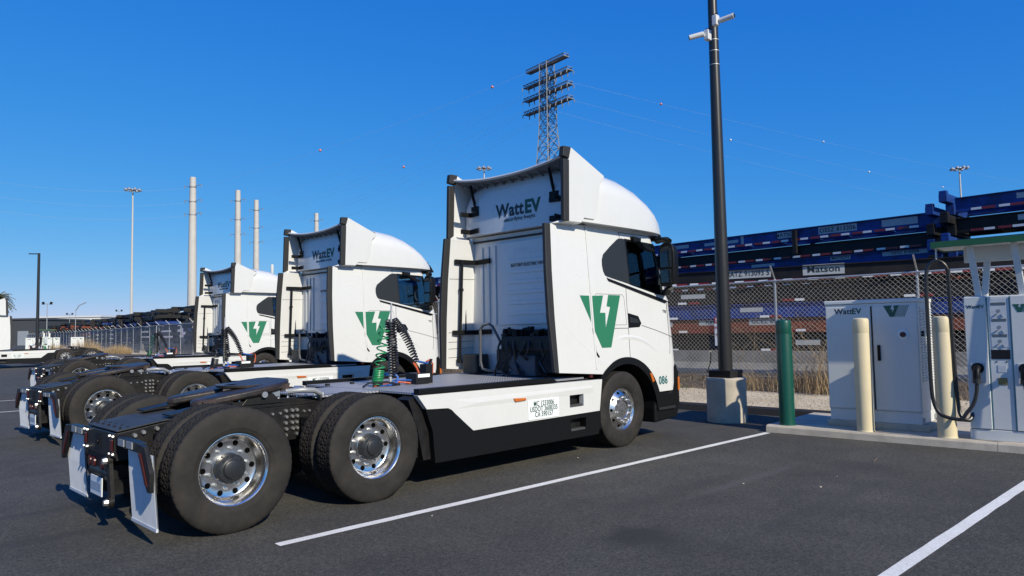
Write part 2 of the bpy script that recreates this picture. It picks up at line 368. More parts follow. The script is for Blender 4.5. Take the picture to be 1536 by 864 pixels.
HOLES_R = lm([(.2, .001), (.2, .0012)], 'hand_holes', HOLE, 3, lambda b: holes(b, .212, .168, 0, .024))
def hubf(b):
    for k in range(8):
        a = 2*pi*k/8; b.cyl((.105*cos(a), .075, .105*sin(a)), (.105*cos(a), .066, .105*sin(a)), .009, .009, 6)
HUB_R = lm([(.16, .128), (.10, .126), (.085, .122), (.076, .112), (.074, .088), (.070, .080), (.055, .075), (.05, .066), (.05, .0)], 'hub_cap', HUBM, 32, hubf)
RIM_F = lm([(.05, .285), (.042, .296), (.037, .301), (.036, .295), (.045, .286), (.06, .276), (.066, .262), (.050, .235), (.026, .208), (.016, .195), (.013, .15), (.014, .122), (.022, .115)], 'rim', ALU, 64)
def nuts_f(b):
    for k in range(10):
        a = 2*pi*k/10+.2; b.cyl((.160*cos(a), .016, .160*sin(a)), (.160*cos(a), -.018, .160*sin(a)), .017, .013, 8)
NUTS_F = lm([(.2, .001), (.2, .0012)], 'lug_nuts', STEEL, 3, nuts_f)
HOLES_F = lm([(.2, .001), (.2, .0012)], 'hand_holes', HOLE, 3, lambda b: holes(b, .232, .049, .9, .021))
def hubn(b):
    for k in range(8):
        a = 2*pi*k/8; b.cyl((.07*cos(a), .03, .07*sin(a)), (.07*cos(a), .02, .07*sin(a)), .010, .010, 6)
HUB_F = lm([(.02, .118), (.035, .112), (.030, .10), (.028, .04), (.018, .034), (.016, .0)], 'hub_cap', mat('grey_hub', (.16, .16, .165), .45, metal=.5), 32, hubn)
HUB_IN = lm([(.3, .10), (.9, .09)], 'axle_stub', BLKM, 16)

def wheel(parent, x, right, rear):
    w = empty('wheel', (x, 0 if right else 2*YC, .52), 0 if right else pi, parent)
    if not rear: w.location.y += .03 if right else -.03
    inst('tyre', TYRE_ME, w, rot=(0, random.uniform(0, 1), 0))
    if rear:
        inst('tyre', TYRE_ME, w, (0, .33, 0), (0, random.uniform(0, 1), 0)); inst('rim', RIM_R, w); inst('inner_rim', RIM_IN, w, (0, .34, 0))
        inst('hub_cap', HUB_R, w); tag(inst('lug_nuts', NUTS_R, w), kind='stuff'); tag(inst('hand_holes', HOLES_R, w), kind='stuff')
    else:
        inst('rim', RIM_F, w); inst('inner_rim', RIM_IN, w, (0, .06, 0)); inst('hub_cap', HUB_F, w); tag(inst('lug_nuts', NUTS_F, w), kind='stuff'); tag(inst('hand_holes', HOLES_F, w), kind='stuff')
    inst('axle_stub', HUB_IN, w); return w

def boolean(target, cutters):
    """mesh builder minus list of mesh builders -> mesh"""
    import bmesh
    def mk(b):
        me = b.mesh('tmp'); q = bmesh.new(); q.from_mesh(me); bmesh.ops.recalc_face_normals(q, faces=q.faces); q.to_mesh(me); q.free()
        o = bpy.data.objects.new('tmp', me); COL.objects.link(o); return o
    t = mk(target); cs = [mk(c) for c in cutters]
    for c in cs:
        d = t.modifiers.new('b', 'BOOLEAN'); d.operation = 'DIFFERENCE'; d.object = c; d.solver = 'EXACT'
    dg = bpy.context.evaluated_depsgraph_get(); me = bpy.data.meshes.new_from_object(t.evaluated_get(dg))
    for o in [t]+cs: bpy.data.objects.remove(o)
    return me
def bool_build(name, m, parent, target, cutters, smooth=32):
    me = boolean(target, cutters); me.name = name; me.materials.clear(); me.materials.append(m); return place(name, me, parent, smooth)

def ys(z): return .06+.074*max(0, z-1.1)            # right flank of the cab leans in above the sill
def make_truck():
    T = empty('semi_truck_tractor')
    Y = lambda y, s: y if s == 0 else 2*YC-y
    # ---- wheels
    for right in (True, False):
        wheel(T, 0, right, True); wheel(T, 1.41, right, True); wheel(T, 5.53, right, False)
    # ---- frame
    for s in (0, 1):
        b = MB(); b.prism([(-.68, .60), (-.68, .83), (-.3, .885), (.12, .925), (5.0, .925), (5.0, .62), (.3, .58)], lambda x, z: (x, Y(.79, s), z), lambda x, z: (x, Y(.86, s), z))
        rail = b.build('frame_rail', BLKM, T, smooth=0, bevel=.006)
        b = MB(); sgn = 1 if s == 0 else -1
        def bolt(x, z, r=.016, h=.018):
            b.cyl((x, Y(.79, s), z), (x, Y(.79, s)-sgn*h, z), r, r*.8, 8)
        for x, z in ((-.54, .80), (-.47, .82), (-.52, .74), (-.36, .84), (-.33, .77), (-.24, .86), (-.13, .87), (-.28, .70), (-.2, .72)): bolt(x, z, .02, .03)
        for x in (.86, .93, .98):
            for z in (.64, .70, .76, .82, .88):
                if random.random() < .85: bolt(x+random.uniform(-.005, .005), z, .019, .026)
        for x in (.62, .72, .8, 1.06, 1.12, 1.2): bolt(x, .86, .014)
        for x in (2.05, 2.2): [bolt(x, z, .015) for z in (.7, .82)]
        tag(b.build('bolt_heads', STEEL, rail, fix=True), kind='stuff')
        # upper mounting rail for the coupling
        b = MB(); b.box(.05, 1.45, Y(.785, s)-.0, Y(.785, s)+sgn*.09, .927, .96); b.box(.05, 1.45, Y(.80, s), Y(.80, s)+sgn*.06, .96, 1.005)
        mr = b.build('mounting_rail', BLKM, T, smooth=0, bevel=.004)
        b = MB()
        for k in range(11): b.cyl((.3+k*.1, Y(.82, s), 1.005), (.3+k*.1, Y(.82, s), 1.03), .014, .012, 6)
        tag(b.build('bolt_heads', STEEL, mr), kind='stuff')
    for x in (-.45, .35, 1.05, 1.8, 2.6, 3.4, 4.2):
        MB().box(x-.05, x+.05, .86, 1.56, .66, .84).build('crossmember', BLKM, T, smooth=0)
    for x in (0, 1.41): MB().cyl((x, .25, .52), (x, 2.17, .52), .085, n=20).cyl((x, 1.0, .52), (x, 1.42, .52), .22, n=20).build('axle', BLKM, T)
    MB().cyl((5.53, .25, .50), (5.53, 2.17, .50), .07, n=16).build('axle', BLKM, T)
    for s in (0, 1):
        for x in (-.28, .3, 1.12, 1.70):
            MB().cyl((x, Y(.72, s), .50), (x, Y(.72, s), .80), .12, .12, 18).build('air_spring', BLKP, T)
    # tail cover plates (sloping)
    for (x0, x1, z0, z1) in ((-.675, -.33, .842, .893), (-.325, .0, .893, .925)):
        b = MB(); b.prism([(x0, z0), (x1, z1), (x1, z1+.008), (x0, z0+.008)], lambda x, z: (x, .80, z), lambda x, z: (x, 1.62, z)); b.build('tail_cover_plate', mat('dusty_dark_plate', (.045, .047, .045), .55, var=.25, vscale=5), T, smooth=0)
    b = MB()
    for yy in (.9, 1.05, 1.21, 1.37, 1.52):
        for x in (-.62, -.56): b.cyl((x, yy, .85), (x, yy, .872), .014, .012, 6)
    tag(b.build('plate_bolts', BLKM, T), kind='stuff')
    # coupling ramps beside the rear wheels
    for s in (0, 1):
        b = MB(); b.prism([(-.25, .93), (.32, 1.0), (.32, 1.03), (-.25, .945)], lambda x, z: (x, Y(.78, s), z), lambda x, z: (x, Y(.98, s), z)); b.build('loading_ramp', BLKM, T, smooth=0)
    # ---- tail beam, lamps, plate
    tb = MB().box(-.70, -.681, .78, 1.64, .63, .835).build('tail_beam', BLKM, T, smooth=0, bevel=.005)
    for yy in (.84, 1.58): MB().box(-.712, -.7005, yy-.035, yy+.035, .68, .78).build('marker_lamp', REDL, tb, smooth=0, bevel=.006)
    b = MB()
    for yy in (.80, .89, 1.53, 1.62):
        for z in (.655, .805): b.cyl((-.70, yy, z), (-.715, yy, z), .014, .012, 8)
    tag(b.build('bolt_heads', STEEL, tb), kind='stuff')
    MB().box(-.706, -.7005, 1.14, 1.28, .66, .80).cyl((-.706, 1.21, .73), (-.716, 1.21, .73), .02, n=10).build('tow_socket', BLKP, tb, smooth=30)
    lp = MB().box(-.675, -.65, .98, 1.60, .42, .625).build('lamp_panel', BLKP, T, smooth=0, bevel=.006)
    for yy in (1.06, 1.17, 1.41, 1.52):
        MB().cyl((-.675, yy, .53), (-.69, yy, .53), .048, .044, 18).build('tail_lamp', REDL, lp)
    pl = MB().box(-.70, -.692, 1.10, 1.42, .26, .42).build('licence_plate', PLATE, T, smooth=0)
    MB().box(-.7025, -.7005, 1.12, 1.40, .30, .37).build('plate_characters', mat('faded_plate_blue', (.35, .42, .5), .5), pl, smooth=0)
    lk = MB().bar((-.705, .88, .60), (-.70, .83, .26), .085, .03, (1, 0, 0)).cyl((-.69, .88, .60), (-.73, .88, .60), .05, n=16).cyl((-.69, .83, .26), (-.73, .83, .26), .05, n=16).build('tow_link', BLKM, T, smooth=35)
    MB().cyl((-.73, .88, .60), (-.76, .88, .60), .03, .026, 8).cyl((-.73, .83, .26), (-.76, .83, .26), .03, .026, 8).build('link_bolts', STEEL, lk)['kind'] = 'stuff'
    MB().cyl((-.60, .95, .45), (-.60, 1.5, .45), .09, n=16).box(-.66, -.5, .9, 1.5, .30, .42).build('air_tank', BLKM, T)
    # ---- mudflaps
    for s in (0, 1):
        b = MB(); sg = 1 if s == 0 else -1
        b.bar((-.655, Y(.80, s), .775), (-.655, Y(.22, s), .765), .07, .075)
        b.prism([(Y(.24, s), .80), (Y(.10, s), .79), (Y(-.03, s), .60), (Y(-.03, s), .45), (Y(.03, s), .45), (Y(.24, s), .715)], lambda y, z: (-.69, y, z), lambda y, z: (-.655, y, z))
        br = b.build('mudflap_bracket', BLKM, T, smooth=0, bevel=.005)
        for yy in (.62, .42): MB().box(-.699, -.6915, Y(yy, s)-.07, Y(yy, s)+.07, .745, .80).build('reflector', mat('grey_reflector', (.30, .32, .34), .3), br, smooth=0)
        MB().prism([(Y(.215, s), .735), (Y(.165, s), .735), (Y(.005, s), .50), (Y(.05, s), .50)], lambda y, z: (-.698, y, z), lambda y, z: (-.691, y, z)).build('reflector', REDL, br, smooth=0)
        b = MB(); n = 88; P = []
        for k in range(n+1):
            yy = .015+.565*k/n; o_ = -.004 if k % 2 else 0
            P.append((yy, o_))
        top = [(-.652+o_, Y(y, s), .725) for y, o_ in P]; mid = [(-.636+o_, Y(y, s), .45) for y, o_ in P]; bot = [(-.612+o_, Y(y, s), .15) for y, o_ in P]
        bk = [(-.644, Y(.58, s), .725), (-.644, Y(.015, s), .725), (-.604, Y(.58, s), .15), (-.604, Y(.015, s), .15)]
        N = n+1; b.add(top+mid+bot, [(i, i+1, N+i+1, N+i) for i in range(n)]+[(N+i, N+i+1, 2*N+i+1, 2*N+i) for i in range(n)])
        b.add(bk, [(0, 1, 3, 2)])
        fl = b.build('mudflap', mat('white_mudflap', (.62, .64, .66), .55, var=.12, vscale=5, dirt=(.4, .4, .4)), T, smooth=0, fix=False)
        MB().box(-.622, -.606, min(Y(.015, s), Y(.58, s)), max(Y(.015, s), Y(.58, s)), .135, .16).build('flap_hem', mat('white_mudflap', ()), fl, smooth=0)
    # ---- fifth wheel
    FX, TZ = .0, lambda x: 1.045+.145*(x-.0)/1.0
    half = [(1.0, 0), (1.0, .22), (.93, .34), (.80, .44), (.58, .47), (.40, .46), (.22, .42), (.02, .36), (-.02, .30), (.0, .22), (.2, .15), (.42, .09), (.55, .05), (.60, 0)]
    poly = half+[(x, -y) for x, y in reversed(half[1:-1])]
    b = MB(); b.prism(poly, lambda x, y: (x, YC+y, TZ(x)), lambda x, y: (x, YC+y, TZ(x)-.075))
    fwl = b.build('fifth_wheel', GREASE, T, smooth=30, bevel=.022)
    for s in (-1, 1):
        b = MB(); b.prism([(.05, 1.03), (.30, 1.08), (.92, 1.15), (.90, 1.10), (.66, 1.02), (.52, 1.02), (.3, 1.03), (.06, 1.0)], lambda x, z: (x, YC+s*.405, z), lambda x, z: (x, YC+s*.375, z)); b.build('coupling_flange', mat('rusty_flange', (.07, .045, .035), .5, var=.4, vscale=8), fwl, smooth=0)
        b = MB(); b.prism([(.40, .965), (.48, 1.06), (.55, 1.09), (.66, 1.09), (.73, 1.06), (.82, .965)], lambda x, z: (x, YC+s*.43, z), lambda x, z: (x, YC+s*.30, z)); b.build('coupling_bracket', BLKM, fwl, smooth=0, bevel=.006)
        MB().cyl((.62, YC+s*.42, 1.06), (.62, YC+s*.47, 1.06), .035, .03, 12).box(.69, .80, YC+s*.40-.02, YC+s*.40+.02, 1.03, 1.11).build('pivot_pin', STEEL, fwl)
    MB().lathez([(.19, 1.11), (.26, 1.125), (.27, 1.148), (.25, 1.152), (.19, 1.14)], (.62, YC), 32).build('grease_ring', mat('worn_ring', (.11, .10, .095), .35, metal=.5, var=.3), fwl)
    MB().tube([(.88, YC-.42, 1.07), (1.0, YC-.5, 1.08), (1.12, YC-.52, 1.07), (1.2, YC-.5, 1.03), (1.24, YC-.42, .98)], .028, 10).build('conduit', mat('grey_conduit', (.25, .26, .27), .4), T)
    MB().cyl((.98, YC-.38, 1.09), (1.02, YC-.44, 1.09), .03, n=12).build('release_handle', STEEL, T)
    # ---- deck
    b = MB(); b.box(1.16, 1.945, .74, 1.68, .986, 1.004); b.box(1.95, 4.74, .10, 2.32, .986, 1.006)
    dk = b.build('deck_plate', TREADPLATE, T, smooth=0)
    for s in (0, 1):
        y0, y1 = sorted((Y(.015, s), Y(.115, s)))
        b = MB(); b.prism([(1.94, .992), (4.13, .988), (4.02, 1.042), (1.94, 1.05)], lambda x, z: (x, y0, z), lambda x, z: (x, y1, z)); b.build('deck_edge', BLKP, T, smooth=0, bevel=.006)
        # side skirts
        ya, yb = (Y(.02, s), Y(.09, s))
        pw = [(1.92, .985), (5.035, .962), (4.965, .553), (2.69, .545), (2.43, .755), (2.38, .80), (2.33, .822), (2.04, .835)]
        pb = [(2.03, .828), (2.325, .815), (2.373, .795), (2.423, .748), (2.685, .538), (4.96, .546), (4.945, .25), (2.15, .265), (2.12, .60)]
        cut1 = MB().box(4.35, 4.63, -.5, 3, .645, .80); cut2 = MB().box(4.37, 4.675, -.5, 3, .34, .495)
        wp = MB().prism(pw, lambda x, z: (x, ya, z), lambda x, z: (x, yb, z)); bp = MB().prism(pb, lambda x, z: (x, ya+(.004 if s == 0 else -.004), z), lambda x, z: (x, yb, z))
        sk_ = bool_build('side_skirt', WPLAST, T, wp, [cut1]); sb = bool_build('lower_skirt', BLKP, T, bp, [cut2])
        # step recesses
        for (x0, x1, z0, z1) in ((4.35, 4.63, .645, .80), (4.37, 4.675, .34, .495)):
            q = MB(); d0, d1 = Y(.092, s), Y(.24, s)
            q.add([(x0, d0, z0), (x1, d0, z0), (x1, d0, z1), (x0, d0, z1), (x0, d1, z0), (x1, d1, z0), (x1, d1, z1), (x0, d1, z1)], [(0, 1, 5, 4), (1, 2, 6, 5), (2, 3, 7, 6), (3, 0, 4, 7), (4, 5, 6, 7)])
            q.build('step_recess', BLKP, T, smooth=0)
            q = MB(); l0, l1 = sorted((Y(.03, s), Y(.10, s))); q.box(x0+.01, x1-.01, l0, l1, z0+.004, z0+.03); q.build('step_tread', mat('grey_step', (.06, .06, .06), .5), T, smooth=0)
        # raised fold along the skirt
        yo = Y(.02, s); of = -.007 if s == 0 else .007
        b = MB(); x0, x1 = 2.42, 4.85
        b.add([(x0, yo, .90), (x1, yo, .90), (x1-.05, yo+of, .865), (x0+.35, yo+of, .845), (x1, yo, .80), (x0, yo, .80)], [(0, 1, 2, 3), (3, 2, 4, 5), (0, 3, 5), (1, 4, 2)])
        b.build('skirt_fold', WPLAST, sk_, smooth=0)
        q0, q1 = sorted((Y(.0, s), Y(.012, s)))
        MB().prism([(3.32, .845), (3.52, .835), (3.53, .81), (3.35, .805)], lambda x, z: (x, q0, z), lambda x, z: (x, q1, z)).build('side_marker', AMBER, T, smooth=0)
        e0, e1 = sorted((Y(.012, s), Y(.019, s)))
        pn = MB().box(3.57, 4.13, e0, e1, .565, .80).build('number_placard', PLATE, T, smooth=0)
        fr = (lambda z: frame((3.85, Y(.0105, s), z), (1 if s == 0 else -1, 0, 0), (0, 0, 1)))
        for z, t_ in ((.748, 'MC 1233006'), (.683, 'USDOT 3608335'), (.618, 'CA 590157')): text(t_, .086, NAVYG, pn, fr(z), .0009, .78)
        MB().box(4.955, 5.02, *sorted((Y(.05, s), Y(.09, s))), .30, .95).build('skirt_end_flap', BLKP, T, smooth=0)
        MB().prism([(1.95, .97), (2.15, .83), (2.15, .30), (2.05, .30), (1.98, .62), (1.86, .94)], lambda x, z: (x, Y(.10, s), z), lambda x, z: (x, Y(.30, s), z)).build('rear_bracket', BLKM, T, smooth=0)
        MB().tube([(1.99, Y(.16, s), .72), (1.985, Y(.15, s), .5), (2.0, Y(.16, s), .33)], .02, 8).build('bracket_hose', HOSEK, T)
    MB().box(2.2, 4.88, .13, 2.29, .34, .984).build('battery_pack', BLKM, T, smooth=0)
    MB().box(4.9, 6.85, .62, 1.80, .42, 1.2).build('front_chassis', BLKM, T, smooth=0)
    # ---- cab shell
    def outline(z, xf, xr, r, yside):
        hw = YC-yside; pts = [(xr, -hw)]
        pts.append((xr+.02, -hw)); pts.append((xf-r-.02, -hw))
        for k in range(9):
            a = rad(-90+90*k/8); pts.append((xf-r+r*cos(a), -hw+r+r*sin(a)))
        pts.append((xf+.03, -hw*.4)); full = pts+[(x, -y) for x, y in reversed(pts)]
        return [(x, YC+y, z) for x, y in full]
    ZL = [.69, .80, 1.10, 1.45, 2.02, 2.10, 2.4, 2.7, 3.0, 3.06]; XF = [7.05, 7.08, 7.09, 7.09, 7.07, 7.05, 6.96, 6.86, 6.75, 6.72]
    cab = MB().loft([outline(z, x, 4.72, .26, ys(z)) for z, x in zip(ZL, XF)])
    cav = MB().loft([outline(z, x-.05, 5.0, .22, ys(z)+.045) for z, x in zip((1.62, 2.05, 2.4, 2.7, 2.98), (7.03, 7.02, 6.95, 6.84, 6.74))])
    arch = MB().cyl((5.64, -.5, .385), (5.64, 3, .385), .78, n=64)
    low = MB().box(4.5, 5.24, -.5, 3, .5, 1.06)
    WIN = [(5.90, 2.925), (6.62, 2.90), (6.70, 2.55), (6.745, 2.30), (6.76, 2.16), (6.60, 2.16), (5.93, 2.285)]
    cw = [MB().prism(WIN, lambda x, z: (x, a, z), lambda x, z: (x, b_, z)) for a, b_ in ((-.3, .5), (1.92, 2.8))]
    ws = MB().prism([(.42, 2.12), (2.0, 2.12), (1.92, 2.92), (.50, 2.92)], lambda y, z: (6.4, y, z), lambda y, z: (7.6, y, z))
    cb = bool_build('cab_body', WHITE, T, cab, [cav, arch, low]+cw+[ws], 28)
    # glazing
    for s in (0, 1):
        MB().prism([(x, z) for x, z in WIN], lambda x, z: (x, Y(ys(z)+.018, s), z), lambda x, z: (x, Y(ys(z)+.024, s), z)).build('side_window', GLASS, cb, smooth=0)
    MB().add([(7.085, .42, 2.10), (7.085, 2.0, 2.10), (6.765, 1.92, 2.94), (6.765, .5, 2.94)], [(0, 1, 2, 3)]).build('windscreen', GLASS, cb, smooth=0)
    # interior
    for s in (0, 1):
        yc = Y(.62, s); b = MB()
        b.box(5.72, 6.2, yc-.24, yc+.24, 1.72, 1.86); b.bar((5.80, yc, 1.84), (5.66, yc, 2.45), .46, .12, (0, 1, 0)); b.bar((5.68, yc, 2.46), (5.64, yc, 2.68), .26, .09, (0, 1, 0))
        b.build('seat', SEAT, cb, smooth=0, bevel=.03)
    MB().box(6.62, 6.98, .2, 2.2, 1.7, 2.06).build('dashboard', SEAT, cb, smooth=0, bevel=.03)
    b = MB(); sc = Vector((6.42, Y(.62, 1), 2.13)); pts = []
    for k in range(33):
        a = 2*pi*k/32; pts.append(sc+Vector((-.10*sin(a), .225*cos(a), .20*sin(a))))
    b.tube(pts, .018, 8, cap=False); b.bar(sc-Vector((0, .2, 0)), sc+Vector((0, .2, 0)), .04, .03); b.bar(sc, sc+Vector((.25, 0, -.2)), .06, .06)
    b.build('steering_wheel', mat('pale_wheel_rim', (.35, .37, .37), .4), cb)
    MB().box(5.02, 5.30, .25, 2.17, 1.75, 2.3).build('bunk', SEAT, cb, smooth=0, bevel=.03)
    P2 = lambda s, off=.003: (lambda x, z: (x, Y(ys(z)-off, s), z), lambda x, z: (x, Y(ys(z)+.004, s), z))
    liner = arc(5.64, .385, .772, 0, 180, 40)
    b = MB(); b.loft([[(x, .10, z) for x, z in liner], [(x, 2.32, z) for x, z in liner]], cap=False, closed=False); b.build('wheel_arch_liner', BLKP, T)
    for s in (0, 1):
        b = MB(); oa = arc(5.66, .375, .86, 6, 136, 40); ia = arc(5.64, .375, .765, 4, 140, 40)
        n = len(oa); vs = []
        for (x, z), (xi, zi) in zip(oa, ia):
            vs += [(x, Y(ys(z)-.014, s), z), (xi, Y(.048, s), zi), (xi, Y(.20, s), zi), (x, Y(ys(z)+.01, s), z)]
        b.add(vs, [(i*4+k, i*4+(k+1) % 4, (i+1)*4+(k+1) % 4, (i+1)*4+k) for i in range(n-1) for k in range(4)]+[(0, 1, 2, 3), tuple((n-1)*4+k for k in range(4))])
        b.build('wheel_arch_trim', BLKP, T)
        MB().prism([(6.20, .985), (6.255, .975), (6.32, .86), (6.27, .84)], lambda x, z: (x, Y(.03, s), z), lambda x, z: (x, Y(.06, s), z)).build('side_repeater', AMBER, T, smooth=0, bevel=.008)
        qp = [(5.80, 2.945), (5.90, 2.938), (5.93, 2.275), (5.40, 2.365), (5.335, 2.385), (5.30, 2.44), (5.285, 2.52), (5.29, 2.60), (5.33, 2.68), (5.50, 2.80), (5.68, 2.915), (5.73, 2.938)]
        MB().prism(qp, *P2(s, .006)).build('quarter_panel', QUARTER, cb, smooth=0)
        bd = MB()
        fra = WIN; c0 = (sum(p[0] for p in WIN)/7, sum(p[1] for p in WIN)/7); n = len(fra)
        outer = [(c0[0]+(x-c0[0])*1.05, c0[1]+(z-c0[1])*1.05) for x, z in fra]
        vs = []
        for (x, z), (xo, zo) in zip(fra, outer): vs += [(x, Y(ys(z)-.006, s), z), (xo, Y(ys(zo)-.006, s), zo), (xo, Y(ys(zo)+.01, s), zo), (x, Y(ys(z)+.03, s), z)]
        bd.add(vs, [(i*4+k, i*4+(k+1) % 4, ((i+1) % n)*4+(k+1) % 4, ((i+1) % n)*4+k) for i in range(n) for k in range(4)])
        bd.build('window_frame', BLKP, cb, smooth=0)
        MB().prism([(5.37, 2.345), (6.80, 2.065), (6.86, 2.045), (6.79, 2.015), (5.40, 2.31)], *P2(s, .016)).build('belt_strip', BLKP, cb, smooth=0)
        MB().prism([(5.37, 2.362), (6.86, 2.066), (6.86, 2.05), (5.37, 2.346)], *P2(s, .020)).build('belt_moulding', WHITE, cb, smooth=0)
        v = MB().prism([(5.795, 1.86), (6.05, 1.815), (6.115, 1.71), (6.06, 1.655), (5.785, 1.645)], *P2(s, .004)).build('air_vent', BLKP, cb, smooth=0)
        MB().prism([(5.84, 1.80), (6.02, 1.775), (6.06, 1.71), (5.84, 1.72)], *P2(s, .009)).build('vent_louvre', QUARTER, v, smooth=0, bevel=.004)
        # panel gaps
        def gap(pts, w=.009):
            b = MB()
            for (xa, za), (xb, zb) in zip(pts, pts[1:]):
                b.bar((xa, Y(ys(za)-.0006, s), za), (xb, Y(ys(zb)-.0006, s), zb), w, .002, (0, 1, 0))
            b.build('panel_gap', SEAM, cb, smooth=0)
        gap([(5.81, 2.25), (5.79, 1.86)]); gap([(5.785, 1.645), (5.765, 1.22)]); gap([(4.95, 1.642), (5.785, 1.642)], .008)
        gap([(5.76, 2.95), (5.745, 3.03)]); gap([(5.745, 3.03), (6.7, 3.03)]); gap([(6.12, 1.68), (6.5, 1.60), (6.94, 1.49)])
        gap([(5.06, 1.69), (5.06, 2.08), (5.10, 2.12), (5.70, 2.12), (5.74, 2.08), (5.75, 1.69), (5.06, 1.69)], .005)
        gap([(6.84, 2.04), (6.83, 1.36), (6.80, 1.24)], .009)
        MB().prism([(4.955, 1.64), (4.985, 1.64), (4.995, 1.34), (5.06, 1.26), (5.03, 1.245), (4.965, 1.33)], *P2(s, .007)).build('locker_gap', BLKP, cb, smooth=0)
        # wheel-arch crease above the arch
        b = MB(); cr = arc(5.75, .30, 1.22, 42, 112, 16); pr = []
        vs = []
        for k, (x, z) in enumerate(cr):
            e = .010*sin(pi*k/16); vs += [(x, Y(ys(z)+.001, s), z+.025), (x, Y(ys(z)-e, s), z), (x, Y(ys(z)+.001, s), z-.07)]
        b.add(vs, [(i*3+k, i*3+k+1, (i+1)*3+k+1, (i+1)*3+k) for i in range(16) for k in range(2)]); b.build('arch_crease', WHITE, cb, smooth=20)
        # logo
        pL = [(5.0, 2.09), (5.25, 2.10), (5.15, 1.86), (5.27, 1.86), (5.25, 1.65), (5.25, 1.38), (5.13, 1.38), (5.0, 1.61)]
        pR = [(5.37, 2.11), (5.65, 2.11), (5.34, 1.38), (5.25, 1.38), (5.25, 1.65), (5.39, 1.94), (5.31, 1.95)]
        b = MB(); b.prism(pL, *P2(s, .0022)); b.prism(pR, *P2(s, .0022)); b.build('bolt_emblem', GREEN, cb, smooth=0)
        text('TRE', .06, NAVY, cb, frame((6.76 if s == 0 else 6.76, Y(ys(1.88)-.002, s), 1.885), (1 if s == 0 else -1, 0, -.12 if s == 0 else .12), (0, 0, 1)), .001)
        # corner post and gutter
        MB().prism([(4.955, 1.10), (4.985, 1.10), (5.0, 3.04), (4.965, 3.04)], *P2(s, .012)).build('corner_post', WHITE, cb, smooth=0, bevel=.004)
        MB().prism([(4.97, 3.055), (6.74, 3.055), (6.74, 3.075), (4.97, 3.075)], *P2(s, .03)).build('roof_gutter', WHITE, cb, smooth=0)
        # lower side extender
        ye = (lambda z: ys(z)) if s == 0 else (lambda z: .145+.042*max(0, z-1.1)); yo = lambda x, z: Y(ye(z)-.004-.012*max(0, 4.95-x), s); yi = lambda x, z: Y(ye(z)+.034, s)
        pe = [(4.19, 1.09), (5.21, 1.015), (5.255, 1.10), (5.33, 1.17), (5.10, 1.22), (4.985, 1.29), (4.945, 1.36), (4.94, 2.0), (4.94, 3.03), (4.24, 3.02), (4.20, 2.4), (4.185, 1.8)]
        ex = MB().prism(pe, lambda x, z: (x, yo(x, z), z), lambda x, z: (x, yi(x, z), z)).build('side_extender', WHITE, T, smooth=0, bevel=.006)
        pt = [(4.19, 1.09), (4.185, 1.8), (4.20, 2.4), (4.24, 3.02), (4.13, 3.015), (4.085, 2.4), (4.07, 1.8), (4.105, 1.10)]
        MB().prism(pt, lambda x, z: (x, yo(x, z)+(-.004 if s == 0 else .004), z), lambda x, z: (x, yi(x, z), z)).build('edge_trim', RUBTRIM, ex, smooth=0, bevel=.008)
        MB().prism([(4.73, 2.09), (4.935, 2.09), (4.935, 1.725)], lambda x, z: (x, yo(x, z)-(.0015 if s == 0 else -.0015), z), lambda x, z: (x, yo(x, z), z)).build('emblem_tip', GREEN, ex, smooth=0)
        for z in (1.25, 1.38, 1.48, 1.62, 2.42):
            MB().bar((4.22, Y(ye(z)+.036, s), z), (4.72, Y(ye(z)+.036, s), z+.01), .003, .006, (0, 0, 1)).build('panel_joint', SEAM, ex, smooth=0)
        # upper fin
        fin = [(4.44, 3.045), (4.70, 3.05), (4.76, 3.12), (4.98, 3.12), (5.06, 3.30), (5.12, 3.62), (5.22, 3.72), (5.22, 3.755), (4.53, 4.035), (4.50, 4.035), (4.47, 3.86)]
        yf = lambda z: Y(.036+.01*max(0, z-3.5), s)
        fn = MB().prism(fin, lambda x, z: (x, yf(z), z), lambda x, z: (x, yf(z)+(.05 if s == 0 else -.05), z)).build('roof_fin', WHITE, T, smooth=0, bevel=.008)
        MB().prism([(4.445, 3.05), (4.475, 3.865), (4.36, 3.865), (4.335, 3.05)], lambda x, z: (x, yf(z)-(.003 if s == 0 else -.003), z), lambda x, z: (x, yf(z)+(.055 if s == 0 else -.055), z)).build('edge_trim', RUBTRIM, fn, smooth=0, bevel=.008)
        MB().prism([(4.475, 3.885), (4.52, 4.04), (4.37, 4.035), (4.35, 3.90)], lambda x, z: (x, yf(z)-(.003 if s == 0 else -.003), z), lambda x, z: (x, yf(z)+(.075 if s == 0 else -.075), z)).build('edge_trim', RUBTRIM, fn, smooth=0, bevel=.008)
        MB().add([(4.215, Y(ye(2.99)+.036, s), 2.99), (4.72, Y(ye(2.99)+.036, s), 2.99), (4.72, Y(.09, s), 3.10), (4.45, Y(.09, s), 3.10), (4.44, Y(.045, s), 3.052), (4.25, Y(ye(3)-.002, s), 3.018), (4.70, Y(.045, s), 3.05), (4.72, Y(ye(3)-.002, s), 3.028)], [(0, 1, 2, 3), (5, 7, 6, 4), (0, 3, 4, 5)]).build('fairing_web', WHITE, ex, smooth=0)
        # arms holding the extender
        for z, x0 in ((3.40, 4.42), (3.14, 4.42), (2.68, 4.30), (1.62, 4.28)):
            b = MB(); b.bar((x0, Y(ye(min(z, 3))+.06, s), z), (4.69 if z < 3 else 4.62, Y(.30, s), z), .03, .07); b.bar((4.695 if z < 3 else 4.595, Y(.30, s), z), (4.695 if z < 3 else 4.585, Y(.62 if z < 3 else .50, s), z+.01), .03, .075)
            b.build('extender_arm', BLKP, T, smooth=0, bevel=.008)
